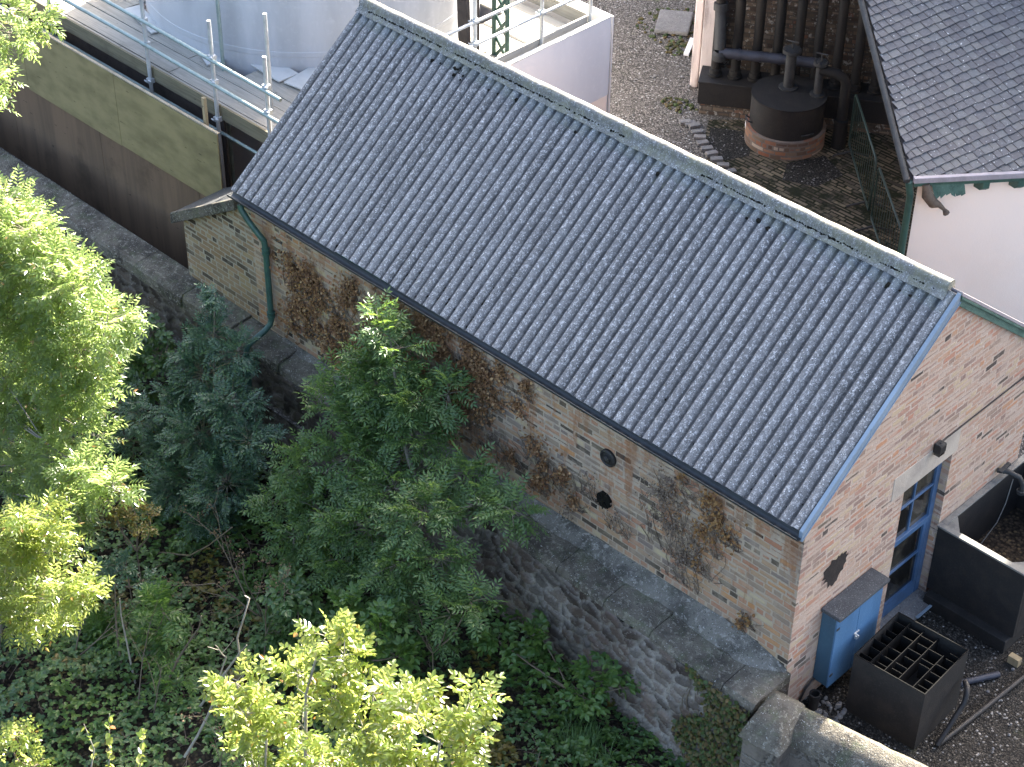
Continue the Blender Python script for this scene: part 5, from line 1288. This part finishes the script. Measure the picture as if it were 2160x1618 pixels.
# dead twiggy shrub and bare branches
def bare(name, label, base, segs, r, seed, seeds=0, mat=M['twig']):
    random.seed(seed); s = MB()
    t = thing(name, label, "branches", base)
    def grow(p, d, L, r, lv):
        n = 5; P = [p]
        for i in range(n):
            d = (d + rv() * .16 + Vector((0, 0, .03))).normalized(); P.append(P[-1] + d * L / n)
        b.tube(P, r, r * .45, n=5)
        if lv > 0:
            for i in range(2, n + 1):
                if rnd() < .8: grow(P[i], (d + rv() * .9).normalized(), L * ru(.35, .6), r * .5, lv - 1)
        elif seeds and rnd() < .8:
            for _ in range(seeds):
                q = P[-1] + rv() * .07; stone(s, q, ru(.006, .013))
    for (p, d, L) in segs:
        b = MB(); grow(Vector(p), Vector(d).normalized(), L, r, 2); b.build("stem", mat, t)
    if seeds: s.build("seed_heads", M['seed'], t)["kind"] = 'stuff'
bare("dead_shrub", "dead brown shrub with drooping seed heads in the dark gap below the blue-green tree", (-6.2, -2.6, -.9), [((-6.0, -2.5, -.9), (-.5, -.4, .8), 1.0), ((-6.1, -2.5, -.9), (.3, -.4, .9), 1.0), ((-6.3, -2.5, -.9), (-.9, .2, .7), 1.1), ((-5.6, -2.9, -.9), (.2, .2, 1), .9)], .014, 51, 9)
bare("bare_branch", "bare grey branch leaning across the dark gap left of the elder", (-4.9, -4.4, -.9), [((-5.0, -4.6, -.9), (.42, .32, 1.25), 1.9)], .018, 52, 0, M['palestem'])
bare("bare_branch", "bare twiggy branch in the dark hollow below the sunlit ash sapling", (-7.4, -4.2, -1), [((-7.5, -4.4, -1.1), (-.2, .3, .8), .8), ((-7.4, -4.4, -1.1), (.5, .4, .7), .9)], .011, 53)
bare("bare_branch", "thin upright bare stems standing between the two slim saplings", (-6.2, -4.3, -1), [((-6.2, -4.4, -1.1), (-.05, .1, 1), 1.1), ((-5.9, -4.4, -1.1), (.1, .1, 1), 1.0)], .010, 54)
bare("dead_shrub", "dry brown weeds with seed heads left of the elder's shaded base", (-4.4, -4.3, -1), [((-4.5, -4.5, -1), (.1, .0, 1), .9), ((-4.3, -4.4, -1), (.2, .1, 1), .8)], .010, 55, 6)

for lab, mt, paths in (
    ("tall pale branch with a crooked tip leaning over the gap left of the elder", 'palestem', [[(-5.74, -4.0, -1.32), (-5.25, -4.0, -0.49), (-4.86, -4.0, 0.17), (-4.53, -4.0, 0.73), (-4.54, -4.0, 0.97), (-4.4, -4.0, 1.33), (-4.23, -4.0, 1.8), (-4.31, -4.0, 1.78)], [(-4.60, -4.0, 0.62), (-4.45, -4.0, .78), (-4.34, -4.0, 0.92)], [(-4.55, -4.0, 0.70), (-4.37, -4.0, 0.98)], [(-4.9, -4.0, .1), (-4.5, -4.02, .3)]]),
    ("thick-tipped pale bare branch standing between the two slim green saplings", 'palestem', [[(-6.6, -4.15, -1.3), (-6.64, -4.15, -0.96), (-6.67, -4.15, -0.49), (-6.7, -4.15, -0.1), (-6.67, -4.15, 0.22)]]),
    ("thin bare branch just left of the thick-tipped pale one", 'twig', [[(-6.98, -4.1, -1.3), (-6.95, -4.1, -0.56), (-6.9, -4.1, -0.2), (-6.81, -4.1, 0.33)]]),
    ("curved bare branch right of the slim saplings in the dark gap", 'twig', [[(-6.3, -4.0, -1.3), (-5.82, -4.0, -0.32), (-5.57, -4.0, 0.12), (-5.28, -4.0, 0.6), (-5.2, -4.0, 0.85)]]),
    ("forked bare branch reaching out from under the sunlit ash sapling", 'twig', [[(-8.56, -4.0, -1.91), (-8.36, -4.0, -1.47), (-7.98, -4.0, -0.93), (-7.31, -4.0, -0.16)], [(-8.3, -4.0, -1.38), (-7.76, -4.0, -0.86), (-7.49, -4.0, -0.55)]]),
    ("long low bare branch curving through the dark hollow below the blue-green tree", 'twig', [[(-8.76, -2.6, -1.5), (-8.09, -2.6, -0.98), (-7.43, -2.6, -0.6), (-6.97, -2.6, -0.12), (-6.42, -2.6, 0.54)]])):
    t = thing("bare_branch", lab, "branches", paths[0][0])
    for i_, p_ in enumerate(paths):
        b = MB(); b.tube(p_, .017 if i_ == 0 else .009, .007 if i_ == 0 else .005, n=6); b.build("stem" if i_ == 0 else "side_twig", M[mt], t)
# dead creeper on the brick wall
def creeper(name, label, patches, lm, seed, dens, size=(.022, .05), stems=True):
    random.seed(seed); t = thing(name, label, "creeper", (patches[0][0], .05, .9)); c = MB(); s = MB()
    for (x, _, z, r) in patches:
        for _k in range(int(dens * 2.5 * r * r)):
            a = ru(0, 6.28); q = r * abs(random.gauss(0, .68)); px, pz = x + q * math.cos(a), z + q * math.sin(a) * 1.15 - .06 * q
            if MN.noise(Vector((px * 3.1, seed, pz * 2.2))) + .5 * MN.noise(Vector((px * 9, seed, pz * 7))) < -.33 + .18 * q / r: continue
            if pz < .98: continue
            if pz > 2.83 or px > -.02: continue
            d = Vector((ru(-1, 1), ru(-.55, -.1), ru(-1, .5))).normalized(); n = Vector((ru(-.6, .6), -1, ru(-.3, .8))); n = (n - d * n.dot(d)).normalized()
            oval(c, Vector((px, .085 - abs(ru(0, .055)), pz)), d, n, ru(*size), ru(*size) * .8, .2)
        if stems:
            for _k in range(int(10 + 26 * r)):
                p = Vector((x + ru(-r, r) * 1.05, .088, z - r * 1.35)); P = [p]; L = ru(.5, 2.0) * r
                for i in range(6):
                    p = p + Vector((ru(-.06, .06), 0, L / 6)); p.y = .088 - ru(0, .012)
                    if p.z < 2.83: P.append(p.copy())
                if len(P) > 1 and P[0].z > .95: s.tube(P, .005, .0025, n=4, caps=False)
    c.build("leaves", lm, t)
    if stems: s.build("stems", M['leaf_grey'], t)["kind"] = 'stuff'
creeper("dead_creeper", "brown dead creeper beside the green downpipe, thick under the gutter", [(-8.23,0.10,2.25,0.31),(-7.91,0.10,2.19,0.30),(-7.6,0.10,2.1,0.2),(-8.15,0.10,1.63,0.33),(-7.75, .1, 1.55, .33),(-7.45,.1,1.75,.3),(-8.3,.1,1.25,.25),(-7.5,.1,1.3,.25)], M['leaf_brown'], 61, 2300)
creeper("dead_creeper", "largest mass of orange-brown dead creeper in the middle of the brick wall", [(-7.10,0.10,2.51,0.18),(-6.72,0.10,2.11,0.27),(-5.94,0.10,2.08,0.38),(-5.50,0.10,2.46,0.38),(-5.01,0.10,2.51,0.37),(-4.93,0.10,2.04,0.32),(-5.52,0.10,1.41,0.36),(-5.95,0.10,1.63,0.33),(-6.5,.1,1.6,.35),(-7.2,.1,2.2,.25),(-6.35,.1,2.5,.35),(-6.3,.1,1.2,.3),(-6.95,.1,1.7,.28),(-5.75,.1,2.6,.3),(-5.2,.1,1.75,.3),(-4.75,.1,2.35,.28),(-5.89,0.10,1.1,0.28),(-5.36,0.10,1.15,0.2)], M['leaf_brown'], 62, 2900)
creeper("dead_creeper", "thin orange creeper in separate tufts right of the largest brown mass", [(-4.45,0.10,2.60,0.18),(-4.52,0.10,2.13,0.15),(-4.05,0.10,2.60,0.17),(-4.16,0.10,2.25,0.13),(-3.88,0.10,1.76,0.21),(-4.23,0.10,1.45,0.16),(-3.64,0.10,1.61,0.21),(-3.79,0.10,1.30,0.17),(-3.37,0.10,1.63,0.15),(-3.2,.1,1.35,.12)], M['leaf_brown'], 63, 2300)
creeper("dead_creeper", "amber creeper hanging from the gutter near the right end of the brick wall", [(-1.62,0.10,2.66,0.08),(-1.5,0.10,2.53,0.10),(-1.23,0.10,2.58,0.19),(-1.06,0.10,2.38,0.22),(-1.25,0.10,2.08,0.22),(-1.28,0.10,1.63,0.16),(-0.93,0.10,2.22,0.12),(-.55,.1,1.25,.12),(-.62,.1,1.1,.1)], M['leaf_amber'], 64, 1200)
creeper("dead_creeper", "grey leafless creeper spread over the brick wall right of the round plates", [(-1.89,0.10,2.24,0.32),(-1.72,0.10,1.85,0.32),(-1.54,0.10,1.46,0.27),(-1.3,.1,1.75,.25),(-1.75,.1,2.45,.2)], M['leaf_grey'], 65, 1300, (.014, .032))
creeper("dead_creeper", "grey wispy creeper below the orange tufts, left of the round plates", [(-3.0,.1,1.75,.2),(-4.6,.1,1.5,.3),(-3.3,.1,1.15,.22),(-2.5,.1,1.5,.2)], M['leaf_grey'], 66, 700, (.016, .034))
# ivy on the stone wall
random.seed(71); iv = thing("ivy", "green and russet ivy covering the stone wall beside the gate pillar", "ivy", (-.4, -.6, -.8)); c = MB()
for _ in range(1900):
    x = ru(-.95, .08); z = ru(-.75, .72)
    if x < -.75 + .25 * math.sin(z * 5): continue
    y = oy(min(x, 0)) - .02 - abs(random.gauss(0, .035)); d = Vector((ru(-1, 1), ru(-.6, .1), ru(-1, .3))).normalized(); n = Vector((ru(-.5, .5), -1, ru(0, 1))); n = (n - d * n.dot(d)).normalized()
    oval(c, Vector((x, y, z)), d, n, ru(.03, .065), ru(.028, .055), .1)
c.build("leaves", M['leaf_ivy'], iv)
b = MB()
for _ in range(16):
    p = Vector((ru(-.9, .0), oy(-.3) - .012, -.8)); P = [p.copy()]
    for i in range(7): p = p + Vector((ru(-.07, .07), 0, .2)); P.append(p.copy())
    b.tube(P, .008, .004, n=5)
b.build("stems", M['twig'], iv)["kind"] = 'stuff'

# ground cover
random.seed(81); c = MB(); c2 = MB(); c3 = MB(); tw = MB()
for _ in range(19000):
    x = ru(-11.5, 1.2); y = -.5 - 6.0 * rnd() ** .95
    if x > .1 and y > -1.0: continue
    dn = MN.noise(Vector((x * .9, y * .9, 3))) + .5 * MN.noise(Vector((x * 2.3, y * 2.3, 8)))
    if dn < -.45 and rnd() < .8: continue
    h = gz(x, y) + ru(.04, .22) + max(0, dn) * ru(.1, .8); p = Vector((x, y, h))
    sel = MN.noise(Vector((x * 1.3, y * 1.3, 20))) + ru(-.25, .25); mbx = c3 if sel > .12 else (c2 if sel < -.42 else c)
    sz = ru(.035, .08); k0 = ru(0, 6.28)
    for k in range(random.choice((3, 3, 5))):
        a = k0 + k * 2.1 + ru(-.3, .3); d = Vector((math.cos(a), math.sin(a), ru(-.35, .25))).normalized(); n = Vector((ru(-.35, .35), ru(-.35, .35), 1)); n = (n - d * n.dot(d)).normalized()
        oval(mbx, p, d, n, sz * ru(.8, 1.2), sz * .7, .12)
tag(c3.build("ground_cover", M['leaf_bright']), "fresh green nettles and weeds growing in clumps over the garden floor", "ground cover", kind='stuff')
tag(c.build("ground_cover", M['leaf_dark']), "dark green bramble and nettle leaves covering the garden floor", "ground cover", kind='stuff')
tag(c2.build("ground_cover", M['leaf_olive']), "scattered yellowing weeds among the dark ground cover of the garden", "ground cover", kind='stuff')
for _ in range(900):
    x = ru(-13, 0); y = -.6 - 6 * rnd(); p = Vector((x, y, gz(x, y) + ru(0, .12))); a = ru(0, 6.28); d = Vector((math.cos(a), math.sin(a), ru(0, .6))); P = [p]
    L = ru(.25, .8)
    for i in range(5):
        d = (d + rv() * .35 - Vector((0, 0, .12))).normalized(); p = p + d * L / 5; p.z = max(p.z, gz(p.x, p.y) + .01); P.append(p)
    tw.tube(P, .006, .003, n=4, caps=False)
tag(tw.build("bramble_stems", M['twig']), "tangle of bare brown bramble stems over the garden soil", "brambles", kind='stuff')
g = MB()
for _ in range(260):
    p = Vector((-1.75 + random.gauss(0, .18), -1.25 + random.gauss(0, .14), -.85)); a = ru(0, 6.28); d = Vector((math.cos(a) * .5, math.sin(a) * .5, 1)).normalized(); L = ru(.2, .45); s = Vector((-math.sin(a), math.cos(a), 0)) * .006
    q = p + d * L * .6; e = q + Vector((d.x * 1.3, d.y * 1.3, .12)) * L * .5
    g.add([p - s, p + s, q + s * .8, q - s * .8, e], [(0, 1, 2, 3), (3, 2, 4)])
tag(g.build("grass_tuft", M['leaf_ash']), "long grass tuft in the ground cover near the bottom edge", "grass")
